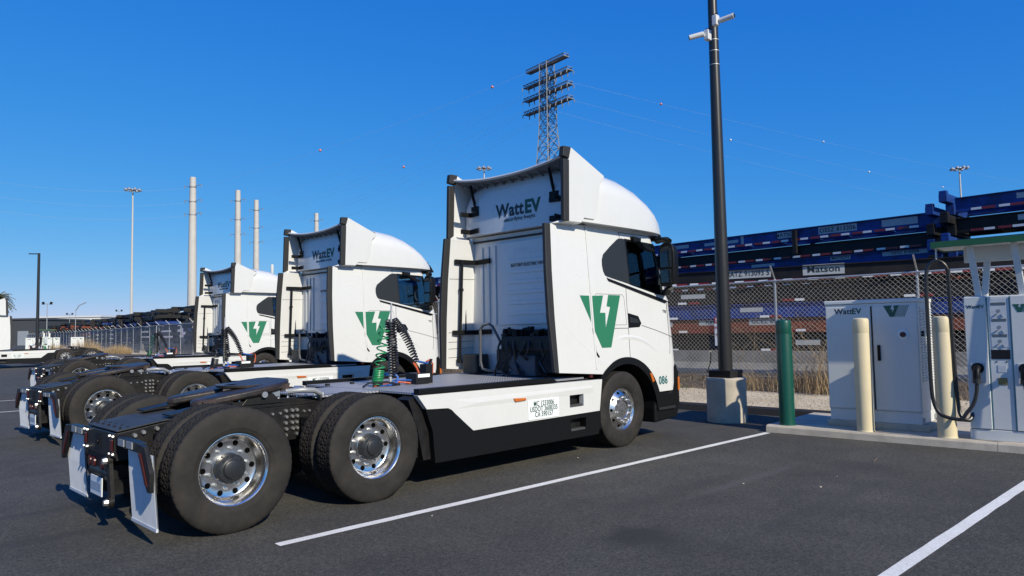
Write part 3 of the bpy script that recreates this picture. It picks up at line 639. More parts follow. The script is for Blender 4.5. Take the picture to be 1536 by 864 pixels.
        MB().cyl((4.42, Y(ye(2.7)+.085, s), 2.70), (4.40, Y(ye(1.2)+.085, s), 1.19), .024, n=12).cyl((4.40, Y(ye(1.2)+.085, s), 1.23), (4.40, Y(ye(1.2)+.085, s), 1.17), .04, n=12).cyl((4.415, Y(ye(2.26)+.085, s), 2.28), (4.415, Y(ye(2.26)+.085, s), 2.24), .035, n=12).build('extender_stay', BLKP, T)
        MB().tube([(4.66, Y(.2, s), 2.2), (4.60, Y(.2, s), 2.24), (4.56, Y(.2, s), 2.2), (4.56, Y(.2, s), 1.62)], .016, 8).build('grab_rail', BLKP, T)
        b = MB(); b.bar((4.50, Y(.42, s), 3.83), (4.60, Y(.42, s), 3.50), .03, .04); b.box(4.58, 4.62, min(Y(.34, s), Y(.50, s)), max(Y(.34, s), Y(.50, s)), 3.45, 3.52); b.build('deflector_strut', BLKP, T, smooth=0, bevel=.006)
        # mirror
        b = MB(); m0, m1 = sorted((Y(-.27, s), Y(.03, s)))
        mz = [(.30, 2.30), (.30, 2.30)]
        hp = [(-.235, 2.36), (-.215, 2.28), (-.15, 2.25), (-.02, 2.25), (.01, 2.30), (.02, 2.78), (-.01, 2.88), (-.08, 2.92), (-.16, 2.915), (-.215, 2.86), (-.24, 2.75)]
        mr = MB().prism(hp, lambda y, z: (6.50, Y(y, s), z), lambda y, z: (6.66, Y(y*.8-.03, s), 2.60+(z-2.60)*.88)).build('mirror_housing', BLKP, T, smooth=30, bevel=.012)
        MB().prism([(-.20, 2.54), (-.01, 2.54), (-.005, 2.78), (-.03, 2.85), (-.16, 2.85), (-.20, 2.80)], lambda y, z: (6.494, Y(y, s), z), lambda y, z: (6.50, Y(y, s), z)).build('mirror_glass', MIRR, mr, smooth=0)
        MB().prism([(-.19, 2.31), (-.02, 2.31), (-.01, 2.50), (-.20, 2.50)], lambda y, z: (6.49-.03*(z-2.29), Y(y, s), z), lambda y, z: (6.50, Y(y, s), z)).build('mirror_glass', MIRR, mr, smooth=0)
        b = MB(); b.tube([(6.78, Y(.22, s), 2.98), (6.72, Y(.10, s), 2.985), (6.62, Y(-.05, s), 2.965), (6.58, Y(-.12, s), 2.93)], .045, 10); b.tube([(6.82, Y(.16, s), 2.18), (6.70, Y(.05, s), 2.17), (6.60, Y(-.1, s), 2.24)], .05, 10); b.build('mirror_arm', BLKP, mr)
        b = MB(); b.prism([(6.02, 2.99), (6.22, 2.975), (6.20, 2.90), (6.04, 2.90)], lambda x, z: (x, Y(ys(z)-.07, s), z), lambda x, z: (x, Y(ys(z), s), z)); b.prism([(6.06, 2.905), (6.18, 2.90), (6.46, 2.80), (6.42, 2.77), (6.24, 2.80)], lambda x, z: (x, Y(.05, s), z), lambda x, z: (x, Y(.17, s), z+.02)); b.build('kerb_mirror', BLKP, T, smooth=0, bevel=.01)
        MB().prism([(6.74, 3.0), (6.88, 2.96), (6.92, 3.04), (6.80, 3.26), (6.76, 3.24)], lambda x, z: (x, Y(.22, s), z), lambda x, z: (x, Y(.30, s), z)).build('visor_end', BLKP, T, smooth=0, bevel=.01)
        # bumper corner
        bc = [(6.42, .70), (6.80, .66), (6.86, 1.06), (6.99, 1.08), (7.05, .92), (7.06, .45), (6.96, .27), (6.36, .24), (6.36, .45)]
        bm = MB().prism(bc, lambda x, z: (x, Y(.07, s), z), lambda x, z: (x, Y(.40, s), z)).build('bumper_corner', BLKP, T, smooth=0, bevel=.03)
        MB().box(6.99, 7.03, *sorted((Y(.055, s), Y(.068, s))), .68, .88).build('side_repeater', AMBER, bm, smooth=0)
        MB().box(6.42, 6.86, *sorted((Y(.03, s), Y(.069, s))), .42, .46).build('entry_step', QUARTER, bm, smooth=0, bevel=.006)
        MB().box(4.86, 4.92, *sorted((Y(.08, s), Y(.12, s))), .99, 1.045).build('marker_lamp', REDL, T, smooth=0, bevel=.006)
    MB().box(6.78, 7.10, .40, 2.02, .26, .72).build('front_bumper', BLKP, T, smooth=0, bevel=.03)
    MB().box(7.05, 7.125, .45, 1.97, .75, 1.9).build('grille', BLKP, T, smooth=0, bevel=.02)
    MB().prism([(6.80, 3.10), (6.90, 3.0), (7.06, 3.04), (6.94, 3.2)], lambda x, z: (x, .31, z), lambda x, z: (x, 2.11, z)).build('sun_visor', BLKP, T, smooth=0)
    # ---- high roof
    X_ = [4.595, 4.615, 4.65, 4.72, 5.3, 5.8, 6.12, 6.35, 6.54, 6.70, 6.83, 6.93]; TP = [3.66, 3.74, 3.80, 3.85, 3.915, 3.86, 3.77, 3.66, 3.535, 3.38, 3.23, 3.11]; HW = [.90, .97, 1.06, 1.15, 1.165, 1.165, 1.16, 1.15, 1.125, 1.08, 1.02, .93]
    secs = []
    for x, t, hw in zip(X_, TP, HW):
        z0 = 3.076; hh = t-z0; zs_ = z0+hh*.60; ct = [(-hw, z0), (-hw, z0+hh*.08), (-hw+.006, z0+hh*.5), (-hw+.02, zs_), (-hw+.055, zs_+hh*.10), (-hw+.13, zs_+hh*.22), (-hw+.24, zs_+hh*.315), (-hw+.38, t-hh*.03), (-hw*.5, t), (-hw*.2, t+.012)]; sec = list(ct)
        sec += [(-y, z) for y, z in reversed(sec)]
        secs.append([(x, YC+y, z) for y, z in sec])
    hr = MB().loft(secs).build('high_roof', WHITE, T, smooth=60)
    # deflector sheet across the roof
    ns, nx = 24, 5; top = []; bot = []
    for i in range(nx+1):
        u = i/nx; x = lerp(4.47, 5.26, u)
        ra, rb = [], []
        for k in range(ns+1):
            v = k/ns; y = lerp(.09, 2.33, v); e = abs(2*v-1); zr = 3.865+.10*e**2.2; zf = 3.80-.02*e; z = lerp(zr, zf, u**1.2)
            ra.append((x, y, z)); rb.append((x+.01, y, z-.045))
        top.append(ra); bot.append(rb)
    b = MB(); b.loft(top, cap=False, closed=False); b.build('roof_deflector', WPLAST, T, smooth=40, fix=False)
    b = MB(); b.loft(bot, cap=False, closed=False); n = ns+1; b.add(top[0]+bot[0], [(i, i+1, n+i+1, n+i) for i in range(ns)])
    ud = b.build('deflector_underside', SHEET, T, smooth=40, fix=False)
    b = MB()
    for k in range(1, 12):
        y = lerp(.09, 2.33, k/12); b.bar((4.52, y, 3.80+.06*abs(2*k/12-1)**2), (4.64, y, 3.77+.04*abs(2*k/12-1)**2), .02, .03)
    tag(b.build('underside_ribs', SHEET, ud, smooth=0), kind='stuff')
    b = MB(); b.tube([(4.455, lerp(.10, 2.32, k/20), 3.845+.10*abs(2*k/20-1)**2.2) for k in range(21)], .022, 8); b.build('deflector_lip', WPLAST, T)
    # ---- rear wall
    rw = MB().box(4.695, 4.718, .38, 1.62, 1.72, 2.93).build('rear_wall_panel', WHITE, T, smooth=0, bevel=.012)
    for k in range(6):
        z = 1.86+k*.15; MB().box(4.686, 4.694, .48, 1.42, z, z+.055).build('pressed_rib', WHITE, rw, smooth=0, bevel=.006)
    for y in (1.72, 1.86, 2.0): MB().box(4.70, 4.718, y-.03, y+.03, 1.72, 2.9).build('pressed_rib', WHITE, T, smooth=0, bevel=.01)
    MB().box(4.69, 4.718, .22, 2.2, 2.975, 3.0).build('wall_seam', SEAM, T, smooth=0)
    back = lambda y, z, x: frame((x, y, z), (0, -1, 0), (0, 0, 1))
    text('BATTERY ELECTRIC VEHICLE', .062, NAVY, rw, back(.98, 2.575, 4.684), .001, .9)
    text('NIKOLA', .13, mat('faint_emboss', (.64, .65, .65), .4), rw, back(.98, 2.77, 4.6945), .002, 1.25)
    text('Watt', .26, NAVY, T, back(1.27, 3.37, 4.592), .008, .95); text('EV', .26, DKGREEN, T, back(.825, 3.37, 4.592), .011, 1.0)
    text('electrifying freight', .078, NAVY, T, back(1.08, 3.235, 4.592), .001, 1.0)
    # ---- machinery behind the cab
    b = MB(); rnd = random.Random(3)
    b.box(4.35, 4.70, .35, 1.25, 1.36, 1.56); b.box(4.45, 4.72, .25, 1.45, 1.06, 1.38)
    mc = b.build('inverter_unit', BLKM, T, smooth=0, bevel=.015)
    for k in range(26):
        y = rnd.uniform(.35, 1.25); x = rnd.uniform(4.34, 4.6); z = 1.56; w = rnd.uniform(.02, .06)
        MB().box(x, x+w*1.5, y, y+w*1.6, z, z+rnd.uniform(.03, .14)).build('connector_block', rnd.choice([BLKP, BLKM, BLKP, HUBM]), mc, smooth=0, bevel=.006)
    for k in range(7):
        y = rnd.uniform(.4, 1.3); pts = [(4.36, y, 1.5)]
        for j in range(5): pts.append((4.33+rnd.uniform(-.05, .06), y+rnd.uniform(-.1, .1)*(j+1)*.4, 1.5-.1*(j+1)+rnd.uniform(-.03, .03)))
        MB().tube(pts, rnd.uniform(.012, .022), 8).build('cable', HOSEK, mc)
    MB().box(4.36, 4.62, .62, 1.12, 1.02, 1.30).build('control_box', mat('dark_blue_grey_box', (.05, .06, .075), .5), T, smooth=0, bevel=.012)
    MB().box(4.40, 4.66, 1.82, 2.12, 1.02, 1.30).build('fluid_tank', QUARTER, T, smooth=0, bevel=.02)
    MB().tube([(4.34, 1.66, 1.14), (4.34, 1.66, 1.66), (4.34, 1.60, 1.72), (4.34, 1.48, 1.74), (4.36, 1.42, 1.70), (4.42, 1.30, 1.44)], .02, 10).tube([(4.34, 1.66, 1.2), (4.34, 1.62, 1.1), (4.34, 1.5, 1.08), (4.36, 1.2, 1.06)], .02, 10).build('guard_rail', mat('grey_tube', (.10, .10, .10), .4), T)
    # ---- air lines on the deck
    MB().cyl((2.46, 1.24, 1.0), (2.46, 1.24, 1.30), .022, n=10).cyl((2.46, 1.24, 1.30), (2.47, 1.22, 2.0), .016, .010, 10).build('hose_mast', GALV, T)
    MB().box(2.38, 2.54, 1.16, 1.32, 1.006, 1.03).build('mast_foot', BLKM, T, smooth=0)
    def coil(name, m, p0, p1, r0, r1, turns, tr=.0075, jit=.004, bow=(0, 0, 0), lin=None):
        rr = random.Random(len(name)+turns); n = turns*12; pts = []
        p0, p1 = Vector(p0), Vector(p1); d = (p1-p0).normalized(); a = d.cross(Vector((0, 1, .1))).normalized(); bb = d.cross(a)
        for i in range(n+1):
            t = i/n; tt = lin(t) if lin else t; c = p0.lerp(p1, tt)+Vector(bow)*sin(pi*tt); q = 2*pi*turns*t; r = lerp(r0, r1, t)
            pts.append(c+a*(r*cos(q))+bb*(r*sin(q)))
        return MB().tube(pts, tr, 6).build(name, m, T)
    coil('coiled_hose', HOSEG, (2.24, 1.20, 1.03), (2.37, 1.22, 1.72), .062, .058, 15, .009, lin=lambda t: .42*t if t < .6 else .252+(t-.6)*1.87)
    coil('coiled_hose', HOSEK, (2.48, 1.20, 1.15), (2.46, 1.24, 1.78), .05, .055, 20, .010)
    coil('coiled_hose', HOSEK, (2.76, 1.12, 1.28), (2.50, 1.24, 1.80), .034, .05, 20, .010, bow=(.02, 0, .05))
    coil('coiled_hose', HOSEK, (2.56, 1.28, 1.22), (2.47, 1.24, 1.80), .045, .05, 16, .009)
    MB().tube([(2.48, 1.2, 1.16), (2.52, 1.17, 1.1), (2.48, 1.14, 1.04), (2.40, 1.12, 1.03), (2.33, 1.10, 1.02)], .013, 8).build('air_line', HOSEB, T)
    MB().tube([(2.76, 1.12, 1.29), (2.85, 1.14, 1.27), (2.98, 1.2, 1.25), (3.08, 1.25, 1.26)], .014, 8).build('air_line', HOSEB, T)
    MB().tube([(2.98, 1.2, 1.27), (3.05, 1.22, 1.29), (3.10, 1.22, 1.24), (3.08, 1.2, 1.12), (3.0, 1.2, 1.03)], .010, 8).build('air_line', HOSER, T)
    MB().tube([(2.7, 1.1, 1.27), (2.74, 1.08, 1.2), (2.76, 1.06, 1.12)], .012, 8).build('air_line', HOSER, T)
    cbx = MB().box(2.70, 2.90, 1.04, 1.26, 1.006, 1.14).box(2.92, 3.02, 1.12, 1.26, 1.006, 1.24).bar((2.98, 1.2, 1.1), (3.06, 1.2, 1.30), .05, .02).build('hose_bracket', BLKM, T, smooth=0, bevel=.006)
    MB().box(2.72, 2.90, 1.033, 1.039, 1.09, 1.13).build('warning_sticker', PLATE, cbx, smooth=0)
    rr = random.Random(5)
    for m_ in (HOSEK, HOSER, HOSEK, HOSEB):
        pts = [(2.2+rr.uniform(-.3, .1), 1.15, 1.02)]
        for j in range(4): pts.append((pts[-1][0]+.12, 1.15+rr.uniform(-.08, .08), 1.018+rr.uniform(0, .05)))
        MB().tube(pts, .011, 6).build('loose_cable', m_, T)
    b = MB()
    for x in (2.0, 2.35, 3.3): b.cyl((x, 1.9, 1.006), (x, 1.9, 1.03), .03, n=10)
    b.build('deck_fitting', BLKM, T)
    return T

def treadplate():
    m = bpy.data.materials.new('diamond_tread_plate'); m.use_nodes = True; n = m.node_tree; b = n.nodes['Principled BSDF']; N = n.nodes.new; L = n.links.new
    tc = N('ShaderNodeTexCoord').outputs['Object']
    w1 = N('ShaderNodeTexWave'); w1.wave_type = 'BANDS'; w1.bands_direction = 'DIAGONAL'; w1.inputs['Scale'].default_value = 14; w1.inputs['Distortion'].default_value = 0
    mp = N('ShaderNodeMapping'); mp.inputs['Scale'].default_value = (1, -1, 1); w2 = N('ShaderNodeTexWave'); w2.bands_direction = 'DIAGONAL'; w2.inputs['Scale'].default_value = 14
    L(tc, w1.inputs['Vector']); L(tc, mp.inputs[0]); L(mp.outputs[0], w2.inputs['Vector'])
    mu = N('ShaderNodeMath'); mu.operation = 'MULTIPLY'; L(w1.outputs['Fac'], mu.inputs[0]); L(w2.outputs['Fac'], mu.inputs[1])
    cr = N('ShaderNodeValToRGB'); cr.color_ramp.elements[0].position = .3; cr.color_ramp.elements[1].position = .55
    cr.color_ramp.elements[0].color = (.30, .30, .31, 1); cr.color_ramp.elements[1].color = (.62, .62, .62, 1); L(mu.outputs[0], cr.inputs[0])
    L(cr.outputs[0], b.inputs['Base Color']); b.inputs['Metallic'].default_value = .35; b.inputs['Roughness'].default_value = .45
    bp = N('ShaderNodeBump'); bp.inputs['Strength'].default_value = .8; bp.inputs['Distance'].default_value = .006; L(mu.outputs[0], bp.inputs['Height']); L(bp.outputs[0], b.inputs['Normal'])
    return m
TREADPLATE = treadplate()
NAVYG = mat('green_charcoal_lettering', (.015, .07, .06), .45, var=.05)
TRUCK = make_truck()
kids = kidmap()
TR = [((2.40, 5.977), .0437, 'white battery-electric tractor numbered 086 parked beside the concrete light-pole base'),
      ((3.02, 12.66), .066, 'white battery-electric tractor parked between the 086 tractor and another tractor facing the same way'),
      ((4.82, 22.85), .083, 'white battery-electric tractor at the end of the row, beside the empty stalls'),
      ]
GRP = 'white battery-electric tractors'
for i, ((x, y), a, lab) in enumerate(TR):
    o = TRUCK if i == 0 else copy_tree(TRUCK, kids)
    o.location = (x, y, 0); o.rotation_euler = (0, 0, a); tag(o, lab, 'truck', GRP)
    if i:                                              # the other tractors carry darker coiled lines
        for c in o.children:
            if c.name.startswith('coiled_hose') and c.data.materials[0] == HOSEG:
                c.material_slots[0].link = 'OBJECT'; c.material_slots[0].material = HOSEK if i == 1 else mat('dark_green_air_hose', (.01, .09, .04), .4)
# fourth tractor, facing the other way across the yard
p_ = Vector((11.1, 50.0, 0)); h4 = pi+.03
o = copy_tree(TRUCK, kids); o.rotation_euler = (0, 0, h4)
# its left flank (local y=2.42) faces us
lx = Vector((cos(h4), sin(h4), 0)); ly = Vector((-sin(h4), cos(h4), 0))
o.location = Vector((p_.x, p_.y, 0))-ly*2*YC; tag(o, 'white battery-electric tractor facing the opposite way near the far charging cabinets', 'truck', GRP)
# fleet number of the nearest tractor
cabo = [c for c in kids[TRUCK.name] if c.name.startswith('cab_body')][0]
text('086', .165, TEAL, cabo, frame((6.58, .0575, .85), (1, 0, 0), (0, 0, 1)), .004, .92)

# ------------------------------------------------------------------ charging island
KA = atan2(.0734, .9973); KO = Vector((10.43, 5.48, 0)); KN = Vector((.9973, .0734, 0)); KU = Vector((.0734, -.9973, 0))
def isl(a, b, z=0): return KO+KN*a+KU*b+Vector((0, 0, z))     # a: metres behind the kerb face, b: metres along it
IZ = .11
b = MB()
prof = [(0, 0), (.012, .085), (.03, .105), (.05, IZ), (.155, IZ)]
for k in range(-1, 5):
    b = MB(); q0, q1 = max(0, k*3.0)+.003, (k+1)*3.0-.003
    if k < 0: continue
    b.loft([[isl(a, q0, z) for a, z in prof+[(.155, 0)]], [isl(a, q1, z) for a, z in prof+[(.155, 0)]]]); tag(b.build('kerb', CONC, None, smooth=30), kind='structure')
b = MB(); b.loft([[isl(a, q, z) for a, z in ((.158, 0), (.158, IZ-.004), (2.2, IZ-.004), (2.2, 0))] for q in (0, 15)]); tag(b.build('concrete_pad', CONC, None, smooth=0), kind='structure')

def bollard(m, a, bb, label, h=1.62):
    t = empty('bollard', isl(a, bb, IZ-.002)); r = .115
    MB().lathez([(r, 0), (r*.99, h*.86), (r*.985, h*.862), (r*.985, h*.868), (r, h*.872), (r, h-.05), (r*.93, h-.018), (r*.75, h-.004), (.0, h)], n=32).build('sleeve', m, t)
    MB().lathez([(r+.006, 0), (r+.006, .012), (r, .02)], n=32).build('base_ring', m, t)
    tag(t, label, 'bollard', 'bollards on the charging island'); return t
bollard(BGREEN, .20, .26, 'dark green bollard on the kerb between light-pole base and charging cabinet')
bollard(YELLOW, .17, 1.40, 'cream bollard standing in front of the white charging cabinet')
bollard(YELLOW, .17, 2.42, 'cream bollard beside the charging dispenser, under its hanging cable')

def emblem(parent, o, right, up, s, m, stripes=False):
    """V emblem with a bolt; s = width"""
    fr = frame(o, right, up); k = s/.92; q = lambda x, z: fr @ Vector(((x-5.19)*k, (z-1.745)*k, .0015)); q0 = lambda x, z: fr @ Vector(((x-5.19)*k, (z-1.745)*k, 0))
    pL = [(4.73, 2.1), (5.25, 2.10), (5.15, 1.86), (5.27, 1.86), (5.25, 1.65), (5.25, 1.38), (5.10, 1.38)]
    pR = [(5.37, 2.10), (5.65, 2.10), (5.36, 1.38), (5.25, 1.38), (5.25, 1.65), (5.39, 1.94), (5.31, 1.95)]
    b = MB(); b.prism(pL, q, q0); b.prism(pR, q, q0)
    if stripes:
        for i in range(7):
            x = 5.68+i*.085; b.prism([(x, 2.1), (x+.035, 2.1), (x-.255, 1.38), (x-.29, 1.38)], q, q0)
    return b.build('bolt_emblem', m, parent, smooth=0)
def cabinet(loc, rz, label, grp):
    t = empty('charging_cabinet', loc, rz); w = 1.27; d = .76; H = 1.80   # local x: depth (front at 0), local -y: to the right
    MB().box(0, d, -w, 0, .17, H-.06).build('body', WHITE2, t, smooth=0, bevel=.008)
    MB().box(-.015, d+.01, -w-.012, .012, H-.058, H).build('roof', WHITE2, t, smooth=0, bevel=.012)
    MB().box(.01, d-.01, -w+.01, -.01, .0, .168).build('plinth', WHITE2, t, smooth=0, bevel=.006)
    for (y0, y1, hnd) in ((-.645, -.012, False), (-w+.012, -.672, True)):
        dr = MB().box(-.014, -.001, y0, y1, .185, H-.10).build('door', WHITE2, t, smooth=0, bevel=.005)
        if hnd:
            MB().box(-.05, -.0145, y1-.095, y1-.055, .90, 1.13).build('handle', BLKP, dr, smooth=0, bevel=.01)
            MB().cyl((-.0145, y1-.40, 1.28), (-.022, y1-.40, 1.28), .075, n=24).build('button_plate', PLATE, dr)
            MB().cyl((-.022, y1-.40, 1.28), (-.05, y1-.40, 1.28), .04, .035, 18).build('stop_button', REDL, dr)
    MB().box(-.006, -.0005, -.668, -.649, .185, H-.10).build('door_gap', SEAM, t, smooth=0)
    tx = lambda y, z: frame((-.0148, y, z), (0, -1, 0), (0, 0, 1))
    text('Watt', .115, NAVY, t, tx(-.27, 1.63), .003, 1.0); text('EV', .115, DKGREEN, t, tx(-.455, 1.63), .004, 1.0)
    emblem(t, (-.0148, -.93, 1.62), (0, -1, 0), (0, 0, 1), .21, DKGREEN, True)
    for k in range(27):
        z = .62+k*.04
        for (x0, x1) in ((.10, .20), (.27, .74)):
            MB().add([(x0, -w-.001, z), (x1, -w-.001, z), (x1, -w-.022, z-.012), (x0, -w-.022, z-.012), (x0, -w-.001, z-.026), (x1, -w-.001, z-.026)], [(0, 1, 2, 3), (3, 2, 5, 4), (0, 3, 4), (1, 5, 2)]).build('louvre', WHITE2, t, smooth=0)
    MB().box(.12, .19, -w-.03, -w-.001, 1.25, 1.33).build('latch', BLKP, t, smooth=0, bevel=.004)
    for x in (.05, d-.08): MB().box(x, x+.05, -w-.012, -w+.02, .03, .09).build('bracket', GALV, t, smooth=0)
    tag(t, label, 'charging cabinet', grp); return t
MB().box(0, .86, -1.37, .02, 0, .092).build('equipment_plinth', CONC, None, smooth=0, bevel=.01).matrix_world = Matrix.Translation(isl(.52, .77, IZ-.004)) @ Matrix.Rotation(KA, 4, 'Z')
tag(bpy.data.objects['equipment_plinth'], kind='structure')
CAB = cabinet(isl(.55, .78, IZ+.088), KA, 'white charging cabinet with two doors and side louvres behind the cream bollard', 'charging cabinets')

def dispenser(loc, rz, label):
    t = empty('charging_dispenser', loc, rz); w = .76; H = 1.87; d = .55
    MB().box(.03, d, -w, 0, .14, H).build('body', WHITE2, t, smooth=0, bevel=.008)
    MB().box(.012, d, -w-.005, .005, 0, .136).build('plinth', WHITE2, t, smooth=0, bevel=.006)
    trim = mat('teal_edge', (.10, .34, .36), .35)
    for i, (y0, y1) in enumerate(((-.245, -.003), (-.495, -.262), (-w+.003, -.512))):
        p = MB().box(.0 if i != 1 else .014, .029, y0, y1, .145, H-.012).build('front_panel', WHITE2, t, smooth=0, bevel=.006)
        if i != 1:
            yc = (y0+y1)/2
            MB().box(-.012, -.0005, yc-.085, yc+.085, .74, 1.0).build('connector_plate', mat('light_grey_plate', (.5, .52, .53), .45), p, smooth=0, bevel=.008)
            MB().cyl((-.013, yc, .93), (-.03, yc, .93), .07, n=24).build('socket', BLKP, p)
            MB().tube([(-.02, yc, .93), (-.09, yc, .935), (-.125, yc, .90), (-.13, yc, .82), (-.13, yc, .74)], .042, 14).build('connector', BLKP, p)
            MB().cyl((-.13, yc, .80), (-.13, yc, .74), .047, n=16).build('connector_collar', QUARTER, p)
    for y in (-.2535, -.5035): MB().box(.02, .029, y-.004, y+.004, .145, H-.012).build('edge_strip', trim, t, smooth=0)
    MB().box(.006, .0135, -.482, -.275, 1.05, 1.17).build('screen', SCREEN, t, smooth=0, bevel=.004)
    st = MB().box(.0105, .0137, -.47, -.287, 1.20, 1.83).build('instruction_sticker', mat('pale_sticker', (.55, .58, .60), .4), t, smooth=0)
    for z in (1.76, 1.55, 1.35): MB().box(.0085, .0103, -.46, -.30, z-.018, z+.018).build('sticker_bar', mat('slate_print', (.10, .13, .15), .5), st, smooth=0)
    for z in (1.65, 1.44, 1.26):
        b = MB(); b.cyl((.0103, -.38, z+.02), (.0088, -.38, z+.02), .022, n=14); b.bar((.0095, -.38, z), (.0095, -.34, z-.05), .03, .0015, (0, 1, 0)); b.bar((.0095, -.41, z-.02), (.0095, -.43, z-.06), .02, .0015, (0, 1, 0)); b.build('pictogram', mat('grey_print', (.22, .25, .28), .5), st, smooth=0)
    MB().box(.009, .0136, -.435, -.335, .72, .81).build('card_reader', mat('brass_label', (.30, .22, .08), .4, metal=.3), t, smooth=0)
    MB().box(.010, .0136, -.43, -.34, .88, .97).build('rfid_mark', mat('pale_sticker', ()), t, smooth=0)
    for y in (-.33, -.44): MB().cyl((.0139, y, 1.015), (.010, y, 1.015), .010, n=12).build('indicator', SEAM, t)
    tx = lambda y, z: frame((-.0012, y, z), (0, -1, 0), (0, 0, 1))
    text('Watt', .060, NAVY, t, tx(-.095, 1.73), .0016, 1.0); text('EV', .060, DKGREEN, t, tx(-.192, 1.73), .002, 1.0)
    emblem(t, (-.0008, -.60, 1.70), (0, -1, 0), (0, 0, 1), .13, DKGREEN, True)
    # canopy on raking legs
    cp = MB().box(-.17, .62, -1.25, .30, 2.545, 2.60).build('canopy', WHITE2, t, smooth=0)
    MB().box(-.185, -.171, -1.26, .31, 2.53, 2.612).box(.621, .635, -1.26, .31, 2.53, 2.612).box(-.171, .621, .301, .315, 2.53, 2.612).box(-.17, .62, -1.25, .30, 2.601, 2.615).build('canopy_trim', CANG, cp, smooth=0)
    MB().box(.30, .38, -1.1, .02, 2.34, 2.544).build('canopy_beam', WHITE2, cp, smooth=0)
    for yb, ys_ in ((-.14, .08), (-.62, -.40)):
        MB().bar((.10, yb-.02, H), (-.03, yb+.03, 2.545), .045, .075, (0, 1, 0)).build('canopy_leg', WHITE2, cp, smooth=0, bevel=.006)
        MB().bar((.22, yb-.07, H), (.335, yb-.10, 2.345), .045, .075, (0, 1, 0)).build('canopy_leg', WHITE2, cp, smooth=0, bevel=.006)
    # cables
    def cable(yp, y0, y1, zt, low, xo):
        P = [(-.13, yp, .74), (-.135, yp+.01, .62), (-.15, yp+.05, .47), (-.18, yp+.12, .36), (-.20, yp+.20, low), (-.22, y0-.10, low+.05), (-.22, y0-.02, .48), (-.22, y0, .75), (-.20, y0+.005, 1.4), (-.19, y0+.005, 2.0)]
        cx = (y0+y1)/2; rr = abs(y1-y0)/2
        for k in range(9):
            a = pi*k/8; P.append((-.18+.10*k/8, cx+rr*cos(a), zt-.19+.19*sin(a)))
        P += [(-.07, y1, 1.6), (-.06, y1-.01, .9), (-.06, y1-.03, .45), (-.08, y1-.06, .30), (-.06, y1-.13, .25), (.0, y1-.17, .30), (.05, y1-.19, .42)]
        # smooth the path (Catmull-Rom)
        Q = []
        for i in range(len(P)-1):
            p0, p1, p2, p3 = [Vector(P[max(0, min(len(P)-1, i+j))]) for j in (-1, 0, 1, 2)]
            for s in range(4):
                u = s/4; Q.append(.5*((2*p1)+(p2-p0)*u+(2*p0-5*p1+4*p2-p3)*u*u+(3*p1-p0-3*p2+p3)*u**3))
        Q.append(Vector(P[-1])); return Q
    MB().tube(cable(-.124, .38, .14, 2.36, .27, 0), .024, 10).build('charging_cable', HOSEK, t)
    MB().cyl((-.13, .26, 2.36), (-.13, .26, 2.55), .012, n=8).build('cable_hanger', GALV, t)
    MB().tube([(-.13, -.636, .74), (-.14, -.65, .6), (-.17, -.70, .42), (-.2, -.78, .32), (-.2, -.88, .35), (-.2, -.94, .6), (-.18, -.95, 1.4), (-.15, -.93, 2.2), (-.1, -.9, 2.5)], .024, 10).build('charging_cable', HOSEK, t)
    tag(t, label, 'charging dispenser', 'charging dispensers'); return t
DISP = dispenser(isl(.20, 2.68, IZ-.004), KA, 'white charging dispenser under a green-edged canopy beside the cream bollard')

# ------------------------------------------------------------------ light pole with cameras
PX = Vector((11.22, 6.60, 0))
t = empty('light_pole', PX)
MB().lathez([(.335, -.02), (.335, .735), (.322, .752), (.30, .757), (0, .757)], n=48).build('concrete_base', CONC, t)
MB().box(-.21, .21, -.21, .21, .757, .885).build('base_cover', BLKM, t, smooth=0, bevel=.01)
MB().lathez([(.122, .886), (.115, 2.5), (.082, 7.4), (.065, 9.2), (0, 9.2)], n=28).build('pole', POLE, t)
MB().bar((0, 0, 9.1), (-1.2, .2, 9.25), .08, .06).box(-1.9, -1.2, .05, .45, 9.2, 9.32).build('luminaire', POLE, t, smooth=0)
tag(t, 'tall black light pole on a round concrete base, carrying two white cameras', 'light pole')
def seccam(p, dirv, side, label):
    t = empty('security_camera', p); d = Vector(dirv).normalized(); sd_ = Vector(side).normalized()
    c = sd_*.16+Vector((0, 0, .0))
    MB().box(-.055, .055, -.045, .045, -.09, .09).build('junction_box', WPLAST, t, smooth=0, bevel=.012)
    MB().tube([(0, 0, .0), sd_*.09+Vector((0, 0, -.01)), c], .022, 10).build('arm', WPLAST, t)
    MB().cyl(c-d*.09, c+d*.16, .045, .045, 20).build('housing', WPLAST, t, bevel=.006)
    MB().cyl(c+d*.161, c+d*.166, .038, .038, 18).build('lens', SCREEN, t)
    MB().tube([(0, 0, .09), (.0, -.05, .12), (.03, .06, .14)], .006, 6).build('cable', HOSEK, t)
    tag(t, label, 'security camera', 'cameras strapped to the light pole')
pd = (PX-CP).dot(fw)
q = at(1073.5, 31, pd-.12); seccam(q, -RV*-.75-fw*.62+Vector((0, 0, .12)), RV*.8-fw*.5, 'white bullet camera on the light pole, the upper one, with its dark lens showing')
q = at(1061.5, 53, pd-.02); seccam(q, -RV*.9+fw*.2-Vector((0, 0, .2)), -RV, 'white bullet camera on the light pole, the lower one, seen from its side')
b = MB()
for z in (6.3, 6.55, 6.75): b.lathez([(.094, z), (.094, z+.012)], (0, 0), 24)
b.build('strap', GALV, bpy.data.objects['light_pole'])

